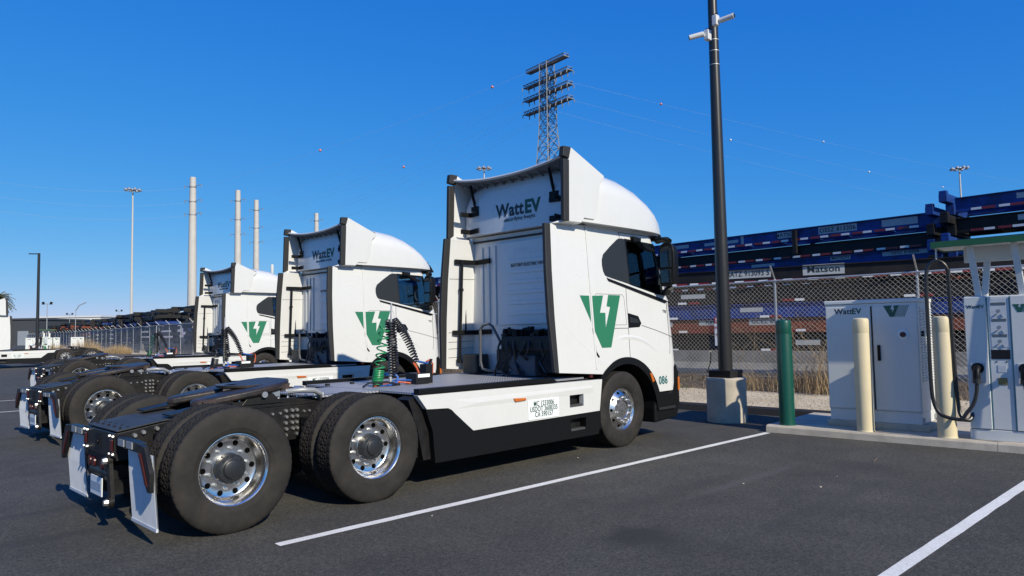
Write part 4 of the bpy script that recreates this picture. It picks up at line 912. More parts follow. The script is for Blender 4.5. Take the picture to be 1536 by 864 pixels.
# ------------------------------------------------------------------ verge, kerb and fence
FD = Vector((-.07, 1, 0)).normalized(); FN = Vector((1, .07, 0)).normalized(); F0 = Vector((16.2, 8.2, 0))
def fl(s, off=0, z=0): return F0+FD*s+FN*off+Vector((0, 0, z))
def strip(name, o0, o1, z0, z1, m, s0=-16, s1=62, n=60, jit=0, kind='structure'):
    b = MB(); r = random.Random(4); A = []; B = []
    for i in range(n+1):
        s = lerp(s0, s1, i/n); A.append(fl(s, o0+r.uniform(-jit, jit), z0)); B.append(fl(s, o1+r.uniform(-jit, jit)*.5, z1+r.uniform(-.3, .3)*jit))
    b.add(A+B, [(i, n+1+i, n+2+i, i+1) for i in range(n)]); return tag(b.build(name, m, None, smooth=40, fix=False), kind=kind)
AO = -3.95
b = MB()
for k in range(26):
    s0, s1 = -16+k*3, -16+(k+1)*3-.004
    MBk = MB().loft([[fl(s, AO+a, z) for a, z in ((0, 0), (.04, .11), (.10, .135), (.22, .13), (.24, 0))] for s in (s0, s1)]); tag(MBk.build('dark_kerb', KERBD, None, smooth=30), kind='structure')  # raised strip along the gravel edge, near-black on every face
strip('gravel_verge', AO+.22, -.35, .128, .16, GRAVEL, jit=.0)
strip('soil_bank', -1.0, -.2, .14, .42, SOIL, n=160, jit=.10)
strip('soil_bank_top', -.2, 3.0, .42, .40, SOIL, n=80)
# loose stones on the gravel
b = MB(); r = random.Random(9)
for k in range(9000):
    s = r.uniform(-5, 8) if k < 7000 else r.uniform(8, 40); o_ = r.uniform(AO+.25, -.4); p = fl(s, o_, lerp(.13, .165, (o_-AO)/3.6)); q = r.uniform(.008, .028)
    vs = [p+Vector((r.uniform(-q, q), r.uniform(-q, q), r.uniform(.2, 1)*q)) for _ in range(5)]+[p+Vector((q, 0, -.005)), p+Vector((-q*.6, q*.8, -.005)), p+Vector((-q*.6, -q*.8, -.005))]
    b.add([vs[0], vs[5], vs[6], vs[7]], [(0, 1, 2), (0, 2, 3), (0, 3, 1)])
tag(b.build('loose_stones', ROCK, None, smooth=0, fix=False), 'pale crushed stone scattered over the verge in front of the fence', 'gravel', kind='stuff')
# weeds
def blades(name, m, spots, label, cat, seed):
    b = MB(); r = random.Random(seed)
    for (s, o_, z, h, w, lean) in spots:
        p = fl(s, o_, z); a = r.uniform(0, 2*pi); dx, dy = cos(a), sin(a); L_ = lean*h; px_, py_ = -dy*w, dx*w
        k1 = p+Vector((dx*L_*.3, dy*L_*.3, h*.55)); k2 = p+Vector((dx*L_, dy*L_, h))
        b.add([p+Vector((px_, py_, 0)), p-Vector((px_, py_, 0)), k1-Vector((px_, py_, 0))*.8, k1+Vector((px_, py_, 0))*.8, k2], [(0, 1, 2, 3), (3, 2, 4)])
    return tag(b.build(name, m, None, smooth=0, fix=False), label, cat, kind='stuff')
r = random.Random(21)
sp = []
for k in range(7000):
    s = r.uniform(-14, 40); o_ = r.uniform(-1.2, .2); sp.append((s, o_, .15 if o_ < -.7 else .28, r.uniform(.04, .17), .006, r.uniform(.4, 1.6)))
for k in range(1000):                                  # tall dead clump beside the cabinet
    s = r.gauss(-1.5, .55); o_ = r.gauss(-.75, .3); sp.append((s, o_, .18, r.uniform(.25, 1.25) if r.random() < .35 else r.uniform(.15, .6), .005, r.uniform(.1, .8)))
for k in range(500):
    s = r.gauss(.3, .5); o_ = r.gauss(-.7, .2); sp.append((s, o_, .18, r.uniform(.1, .45), .005, r.uniform(.2, .9)))
blades('dry_weeds', DRY, sp, 'dry straw-coloured weeds along the foot of the chain-link fence', 'weeds', 1)
blades('dark_brush', mat('dead_brush', (.055, .04, .026), .9, var=.3), [(r.uniform(-14, 40), r.uniform(-.55, .5), .22, r.uniform(.08, .26), .012, r.uniform(.2, 1.3)) for k in range(12000)], 'dark dead brush on the bank right below the fence', 'brush', 2)
blades('green_weeds', WEED, [(r.gauss(3.4, .55), r.gauss(-1.25, .22), .145, r.uniform(.05, .20), .012, r.uniform(.3, 1.2)) for k in range(900)], 'low green weeds at the verge just past the front bumper', 'weeds', 3)

# long thin stalks
b = MB(); r = random.Random(31)
for k in range(46):
    s = r.gauss(-1.5, .9); p = fl(s, r.uniform(-1.0, -.3), .2); a = r.uniform(0, 2*pi); h = r.uniform(.7, 1.9); l = r.uniform(.2, 1.0)
    b.tube([p, p+Vector((cos(a)*l*.3, sin(a)*l*.3, h*.5)), p+Vector((cos(a)*l*.7, sin(a)*l*.7, h*.85)), p+Vector((cos(a)*l*1.2, sin(a)*l*1.2, h))], .004, 4)
tag(b.build('weed_stalks', DRY, None, smooth=0, fix=False), 'long bare stalks leaning against the chain-link fence by the cabinet', 'weeds', kind='stuff')

# fence along the verge
FZ0, FZ1 = .42, 2.70
FS0, FS1 = -14.0, 21.0
fe = empty('chain_link_fence', fl(0, 0, 0)); fe_m = fe.location.copy()
def fb(p): return Vector(p)-fe_m
b = MB(); cell = .054; r = .0036; nw = int((FS1-FS0)/cell); nz = int((FZ1-FZ0)/cell)
for i in range(nw):
    s = FS0+i*cell; sg = 1 if i % 2 else -1; pts = []
    vs = []; fs = []
    for k in range(nz+1):
        ds = cell/2*(1 if (k+i) % 2 else -1)*1.04; w = .004*(1 if (k % 2) else -1)
        p = fb(fl(s+ds, w, FZ0+k*cell))
        vs += [p+FD*r, p+FN*r, p-FD*r, p-FN*r]
        if k:
            o_ = (k-1)*4; fs += [(o_+j, o_+(j+1) % 4, o_+4+(j+1) % 4, o_+4+j) for j in range(4)]
    b.add(vs, fs)
tag(b.build('chain_link_mesh', WIRE, fe, smooth=0, fix=False), kind='stuff')
MB().cyl(fb(fl(FS0, .012, FZ1+.01)), fb(fl(FS1, .012, FZ1+.01)), .021, n=10).build('top_rail', GALV, fe)
MB().cyl(fb(fl(FS0, .0, FZ0)), fb(fl(FS1, .0, FZ0)), .006, n=6).build('bottom_wire', GALV, fe)
for k in range(12):
    s = -.05+3.05*(k-4)
    if not FS0 < s < FS1: continue
    q = MB().cyl(fb(fl(s, .03, .2)), fb(fl(s, .03, FZ1+.05)), .03, n=12).build('post', GALV, fe)
    MB().bar(fb(fl(s, .03, FZ1+.04)), fb(fl(s+.0, -.20, FZ1+.36)), .03, .02).build('barb_arm', GALV, q, smooth=0)
tag(fe, 'tall galvanised chain-link fence behind the charging cabinet and light pole', 'fence')
# sign wired to the fence, mostly behind the pole
sg = empty('parking_sign', fl(1.37, -.03, 1.52)); rot = frame((0, 0, 0), -FD, (0, 0, 1)).to_3x3().to_4x4()
bb_ = MB().box(-.15, .15, -.36, .36, 0, .004).build('panel', PLATE, sg, smooth=0); bb_.matrix_local = rot
hd = MB().box(-.149, .149, .20, .359, .0042, .006).build('header', SIGNR, bb_, smooth=0)
text('NO', .15, PLATE, hd, Matrix.Translation((0, .275, .0072)), .003)
text('PARKING', .085, SIGNR, bb_, Matrix.Translation((0, .09, .0055)), .003, .72); text('ANY TIME', .075, SIGNR, bb_, Matrix.Translation((0, -.08, .0055)), .002, .72)
MB().box(-.08, .08, -.24, -.22, .0042, .006).add([(.07, -.26, .006), (.07, -.20, .006), (.12, -.23, .006)], [(0, 1, 2)]).build('arrow', SIGNR, bb_, smooth=0)
tag(sg, 'small white and red no-parking sign wired to the fence behind the light pole', 'sign')

# concrete barriers behind the fence
BAR = MB(); BAR.loft([[(x, y, z) for y, z in ((-.30, 0), (-.30, .08), (-.12, .30), (-.08, .60), (.08, .60), (.12, .30), (.30, .08), (.30, 0))] for x in (-3, 3)])
bme = BAR.mesh('barrier'); bme.materials.append(CONC2)
for k in range(7):
    p = fl(-13+6.06*k, 1.0, .40); o = inst('concrete_barrier', bme, None, p, (0, 0, atan2(FD.y, FD.x)))
    q = MB().box(-.25, .25, -.301, -.296, .0, .10).build('drain_slot', BLKP, o, smooth=0)
    tag(o, 'grey concrete barrier standing behind the chain-link fence', 'barrier', 'concrete barriers behind the fence')

# ------------------------------------------------------------------ stacked container chassis
WH = MB(); WH.lathe([(.0, .30), (-.0, .38), (.02, .47), (.05, .50), (.23, .50), (.26, .47), (.28, .38), (.28, .30)], n=28); wme = WH.mesh('tyre'); wme.materials.append(TYRE)
wme.polygons.foreach_set('use_smooth', [True]*len(wme.polygons)); wme.set_sharp_from_angle(angle=rad(40))
DI = MB(); DI.lathe([(.05, .30), (.03, .295), (.06, .27), (.10, .2), (.09, .1), (.05, .08), (.05, 0)], n=24); dme = DI.mesh('rim'); dme.materials.append(mat('grey_steel_wheel', (.30, .30, .30), .5, metal=.3, var=.3)); dme.polygons.foreach_set('use_smooth', [True]*len(dme.polygons))
TPR = MB().box(-.15, .15, -.002, .002, -.03, .03).mesh('reflector'); TPR.materials.append(TAPER)
TPW = MB().box(-.12, .12, -.002, .002, -.03, .03).mesh('reflector'); TPW.materials.append(TAPEW)
CL = 12.2
def make_chassis(m, tape=True, wheels=True):
    t = empty('container_chassis'); hb = .40
    for sy in (-1, 1):
        b = MB(); y = sy*.5
        b.box(-6.0, 5.97, y-.012, y+.012, -hb, 0); b.box(-6.0, 5.97, y-.07, y+.07, -.022, -.001); b.box(-6.0, 5.97, y-.07, y+.07, -hb, -hb+.022)
        rl = b.build('rail', m, t, smooth=0)
        if tape:
            for k in range(18):
                x = -5.5+k*.63; inst('reflector', TPR, rl, (x, y+sy*.074, -hb+.05)); inst('reflector', TPW, rl, (x+.28, y+sy*.074, -hb+.05))
            # brackets holding the tape strip
            MB().box(-5.8, 5.7, y+sy*.0705-.001, y+sy*.0705+.001, -hb+.015, -hb+.085).build('tape_backing', m, rl, smooth=0)
    for x in (-5.2, -4.4, -3.5, -2.4, -1.2, 0, 1.2, 2.4, 3.3, 4.6): MB().box(x-.05, x+.05, -.487, .487, -.32, -.08).build('crossmember', m, t, smooth=0)
    for x, wd in ((-6.08, 1.2), (6.08, 1.2)):
        b = MB().box(x-.10, x+.10, -wd, wd, -.16, .06); b.box(x-.105, x+.105, -.66, .66, -.46, -.162); b.box(x-.09, x+.09, -wd, -wd+.18, .06, .14); b.box(x-.09, x+.09, wd-.18, wd, .06, .14); bo = b.build('bolster', m, t, smooth=0, bevel=.012)
    if wheels:
        b = MB(); b.box(-5.7, -2.9, -.46, -.38, -.62, -hb-.002); b.box(-5.7, -2.9, .38, .46, -.62, -hb-.002); b.build('bogie', CBLK, t, smooth=0)
        for x in (-5.0, -3.7):
            MB().cyl((x, -1.0, -.72), (x, 1.0, -.72), .06, n=12).build('axle', CBLK, t)
            for sy in (-1, 1):
                w = inst('tyre', wme, t, (x, sy*1.2, -.72), (0, 0, 0 if sy < 0 else pi)); inst('rim', dme, w)
                inst('tyre', wme, t, (x, sy*.88, -.72), (0, 0, 0 if sy < 0 else pi))
            for sy in (-1, 1): MB().bar((x-.55, sy*.42, -.50), (x, sy*.42, -.78), .06, .03).bar((x, sy*.42, -.78), (x+.55, sy*.42, -.50), .06, .03).build('leaf_spring', CBLK, t, smooth=0)
        for sy in (-1, 1): MB().box(2.0, 2.12, sy*.62-.06, sy*.62+.06, -.80, -.05).build('landing_leg', CBLK, t, smooth=0)
    return t
CH = {'blue': make_chassis(CBLUE), 'black': make_chassis(CBLK), 'orange': make_chassis(CORG)}
kids = kidmap(); used = set(); KCHN = [0]
bare_kids = {k: [c for c in v if c.name.split('.')[0] not in ('tyre', 'rim', 'axle', 'bogie', 'leaf_spring', 'landing_leg')] for k, v in kids.items()}
plain_kids = {k: [c for i_, c in enumerate(v) if not c.name.startswith('reflector') or (i_ % 9 < 2)] for k, v in bare_kids.items()}
def put_chassis(col, A, hd, ztop, flip, label, boards=()):
    bare = col.endswith('-'); plain = col.endswith('--'); col = col.rstrip('-'); src = CH[col]
    if col in used or bare: t = copy_tree(src, kids if not bare else (plain_kids if plain else bare_kids))
    else: t = src; used.add(col)
    e = Vector((cos(hd), sin(hd), 0)); n = Vector((sin(hd), -cos(hd), 0))
    t.location = Vector((A[0], A[1], 0))+e*(CL/2)+n*.5+Vector((0, 0, ztop)); t.rotation_euler = (0, 0, hd+(pi if flip else 0))
    tag(t, label, 'chassis', 'stacked container chassis')
    # lettered boards on the rail that faces the yard
    side = -1 if flip else 1
    for (s, wd, ht, txt, dz, m) in boards:
        x = (s-CL/2)*(-1 if flip else 1)
        bd = MB().box(-wd/2, wd/2, -.003, .003, -ht/2, ht/2).build('label_board', BOARD, t, smooth=0, loc=(x, side*.5165, -.16+dz))
        fr = frame((0, side*.0045, 0), (-side, 0, 0), (0, 0, 1))
        if txt: text(txt, ht*.86, m or NAVY, bd, fr, ht*.02, min(1.1, wd/(ht*.86*.58*max(1, len(txt)))))
    return t
def hdg(pa, da, pb, db):
    A, B_ = at(*pa, da), at(*pb, db); return A, atan2(B_.y-A.y, B_.x-A.x)
A1, h1 = hdg((1408, 320), 19.5, (1005, 367), 26.0)
L0 = 'container chassis'
LB = lambda d: d
stackA = [('blue', 4.68, True, 'blue container chassis on top of its stack, lettered OESZ 813206', [(1.0, .95, .20, '', 0, None), (2.75, 1.15, .21, 'OESZ 813206', .0, None), (4.35, .62, .19, 'MATSON', .0, None), (5.9, .10, .26, '', 0, None), (6.7, 1.3, .10, '', -.02, None), (8.3, .6, .12, '', 0, None)]),
          ('black-', 4.14, False, 'black container chassis directly under the blue one lettered OESZ 813206', []),
          ('blue-', 3.72, True, 'blue container chassis third down in the stack behind the cabinet', [(.9, 1.2, .13, 'OESZ 818888', .08, None), (2.7, .6, .13, 'MATSON', .08, None), (5.2, .8, .09, '', .05, None)]),
          ('black', 3.30, True, 'black container chassis fourth down in the stack behind the cabinet', []),
          ('black--', 2.86, False, 'black container chassis fifth down in the stack behind the cabinet', []),
          ('black--', 2.0, True, 'black container chassis sixth down in the stack behind the cabinet', []),
          ('black--', 2.43, True, 'black container chassis in the shaded lower part of the stack behind the cabinet', []),
          ('black', 1.5, False, 'black container chassis at the foot of the stack behind the cabinet', [])]
for c, z, fp, lab, bd in stackA: put_chassis(c, A1, h1, z, fp, lab, bd)
# front stack right behind the fence, slightly askew
hm = rad(105); AM = at(1415, 400, 17.0)-Vector((cos(hm), sin(hm), 0))*2.4
MSH = 2.3
stackM = [('black-', 3.19, False, 'black container chassis lettered MATZ 913093 5 just above the fence top', [(5.05, 1.0, .27, 'Matson', .04, None), (6.98, 1.25, .23, 'MATZ 913093 5', .03, None), (9.5, .62, .16, 'GVW 73,000', .02, None), (10.8, 1.0, .12, '', .0, None)]),
          ('black--', 2.66, True, 'black container chassis seen through the fence under the lettered one', [(6.2, .7, .12, '', 0, None)]),
          ('blue--', 2.24, False, 'blue container chassis seen through the fence above the orange one', [(4.6, .6, .12, '', 0, None)]),
          ('orange--', 1.86, True, 'orange container chassis lettered GCEZ 6922 seen through the fence', [(4.2, .95, .17, 'GCEZ 6922', .05, None), (5.7, .7, .14, 'FLEXI', .05, None), (7.1, .55, .15, '', .03, None)]),
          ('black--', 1.35, False, 'black container chassis seen through the fence below the orange one', [(3.2, .6, .14, '', 0, None)]),
          ('black--', .95, True, 'black container chassis at the foot of the stack behind the fence', [])]
for k_, (c, z, fp, lab, bd) in enumerate(stackM): put_chassis(c, AM, hm, z, fp, lab, bd if k_ == 0 else [(q_[0]+MSH,)+tuple(q_[1:]) for q_ in bd])
e1 = Vector((cos(h1), sin(h1), 0))
AB = Vector((A1.x, A1.y, 0))-e1*12.5
for c, z, fp, lab in (('blue-', 4.98, False, 'blue container chassis topping the stack above the dispenser canopy'), ('black-', 4.42, True, 'black container chassis second from the top above the dispenser canopy'),
                      ('blue-', 3.85, False, 'blue container chassis third from the top above the dispenser canopy'), ('orange', 3.2, True, 'orange container chassis seen through the fence behind the dispenser'),
                      ('blue--', 2.6, False, 'blue container chassis seen through the fence behind the dispenser'), ('black', 1.7, True, 'black container chassis seen through the fence behind the dispenser'), ('blue', 1.2, False, 'blue container chassis at the foot of the stack behind the dispenser')):
    put_chassis(c, AB, h1, z, fp, lab, [(10.2, 1.0, .14, '', .02, None)])
AC_ = fl(6.5, 3.2); h_c = atan2(FD.y, FD.x)
for c, z, fp, lab in (('blue', 3.95, True, 'blue container chassis topping the stack seen between the two nearest tractors'), ('black', 3.35, False, 'black container chassis second in the stack seen between the two nearest tractors'), ('black', 2.75, True, 'black container chassis third in the stack seen between the two nearest tractors'), ('blue', 2.1, False, 'blue container chassis low in the stack seen between the two nearest tractors'), ('black', 1.4, True, 'black container chassis at the foot of the stack seen between the two nearest tractors')):
    put_chassis(c, AC_+FD*.0, h_c, z, fp, lab, [(6.5, .5, .16, '', 0, None), (9.0, .5, .16, '', 0, None)])

# ------------------------------------------------------------------ far fence and yard
G = [at(330, 505, 50.0), at(290, 505, 55.7), at(200, 507, 74), at(100, 508, 122), at(40, 508, 170)]
G = [Vector((p.x, p.y, 0)) for p in G]
G = [fl(FS1, 0, 0)]+[G[0]]+G[1:]
ff = empty('chain_link_fence', G[0]); o_ = G[0]
b = MB(); vs = []
for p in G: vs += [p-o_+Vector((0, 0, .3)), p-o_+Vector((0, 0, 2.7))]
b.add(vs, [(2*i, 2*i+2, 2*i+3, 2*i+1) for i in range(len(G)-1)]); b.build('distant_mesh', FARMESH, ff, smooth=0, fix=False)
for i in range(len(G)-1):
    a_, c_ = G[i]-o_, G[i+1]-o_; L_ = (c_-a_).length; n = max(1, int(L_/3.4)); d_ = (c_-a_)/L_; nn = Vector((d_.y, -d_.x, 0))
    MB().cyl(a_+Vector((0, 0, 2.7)), c_+Vector((0, 0, 2.7)), .03, n=6).build('top_rail', GALV, ff)
    for k in range(n):
        p = a_+d_*(L_*k/n)
        q = MB().cyl(p+Vector((0, 0, 0)), p+Vector((0, 0, 2.75)), .032, n=8).build('post', GALV, ff)
        MB().bar(p+Vector((0, 0, 2.72)), p-nn*.32-Vector((0, 0, -3.06)), .045, .04).build('barb_arm', GALV, q, smooth=0)
tag(ff, 'distant chain-link fence with outward barb arms beyond the farthest tractors', 'fence')
for i in range(1, len(G)-1):
    d_ = (G[i+1]-G[i]); L_ = d_.length; d_ /= L_; nn = Vector((d_.y, -d_.x, 0)); n = int(L_/6.05)
    for k in range(n):
        p = G[i]+d_*(6.05*(k+.5))+nn*.9; o = inst('concrete_barrier', bme, None, p, (0, 0, atan2(d_.y, d_.x)), (1, 1, 1.55)); tag(o, 'pale concrete barrier along the distant fence', 'barrier', 'concrete barriers along the distant fence')
# pale verge in front of the far fence
b = MB(); P = []
for i in range(1, len(G)-1):
    d_ = (G[i+1]-G[i]).normalized(); nn = Vector((d_.y, -d_.x, 0)); P.append((G[i]-nn*3.2, G[i]+nn*1.6))
b.add([(v.x, v.y, .02) for ab in P for v in ab], [(2*i, 2*i+1, 2*i+3, 2*i+2) for i in range(len(P)-1)]); tag(b.build('gravel_verge', GRAVEL, None, smooth=0, fix=False), kind='structure')
# simple distant chassis stacks
def far_chassis(m):
    t = empty('container_chassis')
    b = MB()
    for sy in (-1, 1): b.box(-6, 6, sy*.5-.07, sy*.5+.07, -.36, 0)
    b.build('rails', m, t, smooth=0)
    b = MB()
    for x in (-6, -4.4, -2.5, 0, 2.5, 6): b.box(x-.1, x+.1, -1.2 if abs(x) > 5 else -.43, 1.2 if abs(x) > 5 else .43, -.3, .05)
    b.build('crossmembers', m, t, smooth=0)
    for x in (-5.0, -3.7):
        for sy in (-1, 1): w = inst('tyre', wme, t, (x, sy*1.2, -.72), (0, 0, 0 if sy < 0 else pi)); inst('rim', dme, w)
        MB().cyl((x, -1.0, -.72), (x, 1.0, -.72), .06, n=8).build('axle', CBLK, t)
    return t
FC = {'blue': far_chassis(CBLUE), 'black': far_chassis(CBLK), 'orange': far_chassis(CORG)}
kids = kidmap(); fused = set(); rr = random.Random(12)
def put_far(col, p, hd, z, label):
    if col in fused: t = copy_tree(FC[col], kids)
    else: t = FC[col]; fused.add(col)
    t.location = (p.x, p.y, z); t.rotation_euler = (0, 0, hd); tag(t, label, 'chassis', 'distant stacks of container chassis')
for i in range(1, len(G)-1):
    d_ = G[i+1]-G[i]; L_ = d_.length; d_ /= L_; nn = Vector((d_.y, -d_.x, 0)); n = max(1, int(L_/12.6)); hd = atan2(d_.y, d_.x)
    for k in range(n):
        p = G[i]+d_*(12.6*(k+.5))+nn*3.4; top = 4.4+rr.uniform(-.2, .35)
        for j in range(6):
            c = ('blue' if j and rr.random() < .18 else 'black'); c = 'orange' if (i >= 4 and j in (1, 3)) or (i == 3 and k >= n-2 and j == 2) else c
            if i == 3 and j and c == 'black' and rr.random() < .25: c = 'blue'
            if i == 1 and j == 0 and k == 0: c = 'black'
            if j < 3: put_far('black' if rr.random() < .8 else 'blue', p+nn*3.6+d_*rr.uniform(-3, 3), hd+(0 if j % 2 else pi), top+.55-.62*j, 'container chassis in the second row of distant stacks, behind the row along the far fence')
            put_far(c, p+d_*rr.uniform(-.5, .5), hd+(pi if j % 2 else 0), top-.62*j, {'blue': 'blue', 'black': 'black', 'orange': 'orange'}[c]+' container chassis in the distant stacks behind the far fence')
# bushes by the far fence
def bush(p, h, w, label, seed, n=900, m=DRY):
    r = random.Random(seed); t = empty('dry_bush', p); b = MB()
    for k in range(n):
        a = r.uniform(0, 2*pi); q = r.random()**.5*w*.5; x, y = q*cos(a), q*sin(a); hh = h*r.uniform(.3, .95)*(1-.5*(q/(w*.5))**2); l = r.uniform(.05, .35); ww = .02
        b.add([(x-ww, y, 0), (x+ww, y, 0), (x*1.2+l*cos(a)*.5, y*1.2+l*sin(a)*.5, hh)], [(0, 1, 2)])
    b.build('twigs', m, t, smooth=0, fix=False); MB().tube([(0, 0, 0), (.02, .01, h*.3), (-.02, .03, h*.55)], .03, 6).build('stem', BARK, t); tag(t, label, 'bush', 'dry bushes along the far fence')
q = gnd(127, 536); bush((q.x, q.y, 0), 2.1, 2.4, 'large dry bush in front of the distant fence, left of the third tractor cab', 1)
q = gnd(216/1.0*.64, 534); bush((q.x+2.5, q.y+1.5, 0), 1.3, 2.2, 'smaller dry bush beside the large one at the distant fence', 2)
q = gnd(78, 531); bush((q.x, q.y, 0), 1.6, 3.0, 'dry bush beside the far charging cabinets', 3)

# far charging station: copies
kids = kidmap()
for px, d, lab in ((38, 76, 'white charging cabinet beside the far dispenser'), (106, 80, 'white charging cabinet standing alone near the distant fence'), (69, 78.5, 'white charging cabinet right behind the far dispenser')):
    o = copy_tree(CAB, kids); p = at(px, 520, d); o.location = (p.x, p.y, 0); o.rotation_euler = (0, 0, YAW+rad(33)); o['label'] = lab
o = copy_tree(DISP, kids); p = at(62, 520, 72); o.location = (p.x, p.y, 0); o.rotation_euler = (0, 0, YAW+rad(33)); o['label'] = 'white charging dispenser with green canopy in the far corner of the yard'

# ------------------------------------------------------------------ far masts, poles, tower, buildings
def base(px, d): p = at(px, 500, d); return Vector((p.x, p.y, 0))
def ztop(py, px, d): return at(px, py, d).z
def high_mast(px, py, d, label):
    B_ = base(px, d); H = ztop(py, px, d); t = empty('high_mast_light', B_)
    MB().lathez([(.28, 0), (.12, H), (0, H)], n=12).build('mast', FARCON, t)
    MB().lathez([(.45, H-.15), (.55, H-.05), (.5, H+.1), (.3, H+.12)], n=16).build('head_ring', GALV, t)
    for k in range(8):
        a = 2*pi*k/8; c = Vector((1.25*cos(a), 1.25*sin(a), H)); q = MB().bar((.4*cos(a), .4*sin(a), H), c, .08, .08).build('lamp_arm', GALV, t, smooth=0)
        MB().lathez([(.05, H+.25), (.2, H+.15), (.34, H-.12), (.32, H-.2), (0, H-.22)], (c.x, c.y), 12).build('lamp_head', GALV, q)
    tag(t, label, 'light mast', 'high-mast lights')
high_mast(196.5, 282, 133, 'tall high-mast light with a ring of lamps beyond the distant fence')
high_mast(730, 249, 140, 'high-mast light whose lamp ring shows above the nearest tractor roof')
high_mast(1453, 249, 125, 'high-mast light rising behind the blue chassis stacks')
def utility_pole(px, py, d, r0, label, arms=(3, 6, 9)):
    B_ = base(px, d); H = ztop(py, px, d); t = empty('utility_pole', B_)
    MB().lathez([(r0, 0), (r0*.62, H), (0, H)], n=16).build('pole', FARCON, t)
    dv = Vector((.5, -.87, 0))
    for k, dz in enumerate(arms):
        for s in (-1, 1):
            q = MB().bar((0, 0, H-dz), tuple(dv*s*2.4+Vector((0, 0, H-dz+.25))), .12, .12).build('insulator_arm', FARST, t, smooth=0)
            MB().cyl(dv*s*2.4+Vector((0, 0, H-dz+.3)), dv*s*2.4+Vector((0, 0, H-dz-.35)), .11, n=8).build('insulator', FARST, q)
        MB().lathez([(r0*.72, H-dz-.35), (r0*.72, H-dz-.1)], n=16).build('band', FARST, t)
    tag(t, label, 'utility pole', 'pale tubular power poles'); return t, H
UP = [utility_pole(287.5, 263, 170, 1.15, 'pale tubular power pole, the tallest and thickest of the group', (2.2, 5.8, 9.0)), utility_pole(356, 283, 205, 1.15, 'pale tubular power pole beside the tallest one, with three insulator levels', (3, 8.5, 13)), utility_pole(384, 298, 215, 1.1, 'pale tubular power pole between two others, shorter than its neighbour', (3, 8.5, 13)), utility_pole(475, 318, 240, 1.1, 'pale tubular power pole just above the roof of the second tractor', (2.5, 7, 10))]
# lattice tower
TB = base(829, 150); TH = ztop(86, 829, 150); tw = empty('lattice_tower', TB); th = YAW+rad(38)
tw.rotation_euler = (0, 0, th)
def hw(z): return interp(z, (0, TH*.30, TH*.76, TH), (4.6, 3.2, 1.35, 1.1))
corners = ((1, 1), (1, -1), (-1, -1), (-1, 1)); zs = [0]
while zs[-1] < TH-1.0: zs.append(zs[-1]+max(1.6, hw(zs[-1])*1.5))
zs[-1] = TH
for sx, sy in corners:
    b = MB()
    for z0, z1 in zip(zs, zs[1:]): b.bar((sx*hw(z0), sy*hw(z0), z0), (sx*hw(z1), sy*hw(z1), z1), .20, .20)
    b.build('leg', FARST, tw, smooth=0)
b = MB()
for z0, z1 in zip(zs, zs[1:]):
    for i in range(4):
        c0, c1 = corners[i], corners[(i+1) % 4]; a, c = hw(z0), hw(z1)
        b.bar((c0[0]*a, c0[1]*a, z0), (c1[0]*c, c1[1]*c, z1), .10, .10); b.bar((c1[0]*a, c1[1]*a, z0), (c0[0]*c, c0[1]*c, z1), .10, .10)
        b.bar((c0[0]*c, c0[1]*c, z1), (c1[0]*c, c1[1]*c, z1), .09, .09)
tag(b.build('bracing', FARST, tw, smooth=0), kind='stuff')
for k, (z, L_) in enumerate(((TH-.4, 6.3), (TH-3.6, 7.3), (TH-6.6, 7.3), (TH-9.6, 7.3))):
    b = MB()
    for sy in (-1, 1):
        for dz in (0, .9):
            b.bar((-L_, sy*.7, z+dz*(.7)), (L_, sy*.7, z+dz*.7), .14, .14)
        for j in range(14):
            x = -L_+2*L_*j/14; b.bar((x, sy*.7, z), (x+L_/14, sy*.7, z+.63), .08, .08); b.bar((x+L_/14, sy*.7, z+.63), (x+2*L_/14, sy*.7, z), .08, .08)
    for j in range(15): x = -L_+2*L_*j/14; b.bar((x, -.7, z), (x, .7, z), .10, .10); b.bar((x, -.7, z+.63), (x, .7, z+.63), .08, .08)
    b.box(-L_, L_, -.65, .65, z+.05, z+.13)
    ca = b.build('crossarm', FARST, tw, smooth=0)
    if k:
        for j in range(9):
            x = -L_+2*L_*j/8
            for sy in (-1, 1): MB().cyl((x, sy*.9, z), (x+.05, sy*1.0, z-.75), .13, .09, 8).build('insulator', FARST, ca)
tag(tw, 'tall steel lattice tower with four broad crossarms above the nearest tractor', 'tower')
def wire(p0, p1, sag, balls=(), label=''):
    t = empty('power_line', p0); n = 40
    def P(u): q = p0.lerp(p1, u); return Vector((q.x, q.y, q.z-sag*4*u*(1-u)))
    MB().tube([P(i/n)-p0 for i in range(n+1)], .013, 4).build('conductor', mat('conductor', (.42, .46, .52), .6), t); tag(t, label, 'power line', 'power lines')
    return P
def pole_tip(i, s, k, arms=(3, 8.5, 13)): o = UP[i][0]; return o.location+Vector((.5, -.87, 0))*s*2.4+Vector((0, 0, UP[i][1]-arms[k]-.3))
def tower_tip(x, z): return TB+Vector((cos(th)*x, sin(th)*x, z))
LN = []
LN.append(wire(tower_tip(-5.2, TH-.4), pole_tip(0, 1, 0, (2.2, 5.8, 9)), 1.5, label='topmost power line from the lattice tower to the thickest pale pole'))
for k, z in enumerate((TH-3.8, TH-7.2, TH-10.6)):
    LN.append(wire(tower_tip(-6.2, z), pole_tip(1, 1, k), 3.0, label=('upper', 'middle', 'lower')[k]+' power line from the tower to the pale pole with three insulator levels'))
    LN.append(wire(tower_tip(-5.0, z), pole_tip(2, 1, k), 3.5, label=('upper', 'middle', 'lower')[k]+' power line from the tower to the shorter pale pole'))
for k in range(3):
    a = pole_tip(0, -1, k, (2.2, 5.8, 9)); b_ = at(-120, 250+22*k, 150); LN.append(wire(a, b_, 2.5, label=('upper', 'middle', 'lower')[k]+' power line running from the thickest pale pole away from the tower'))
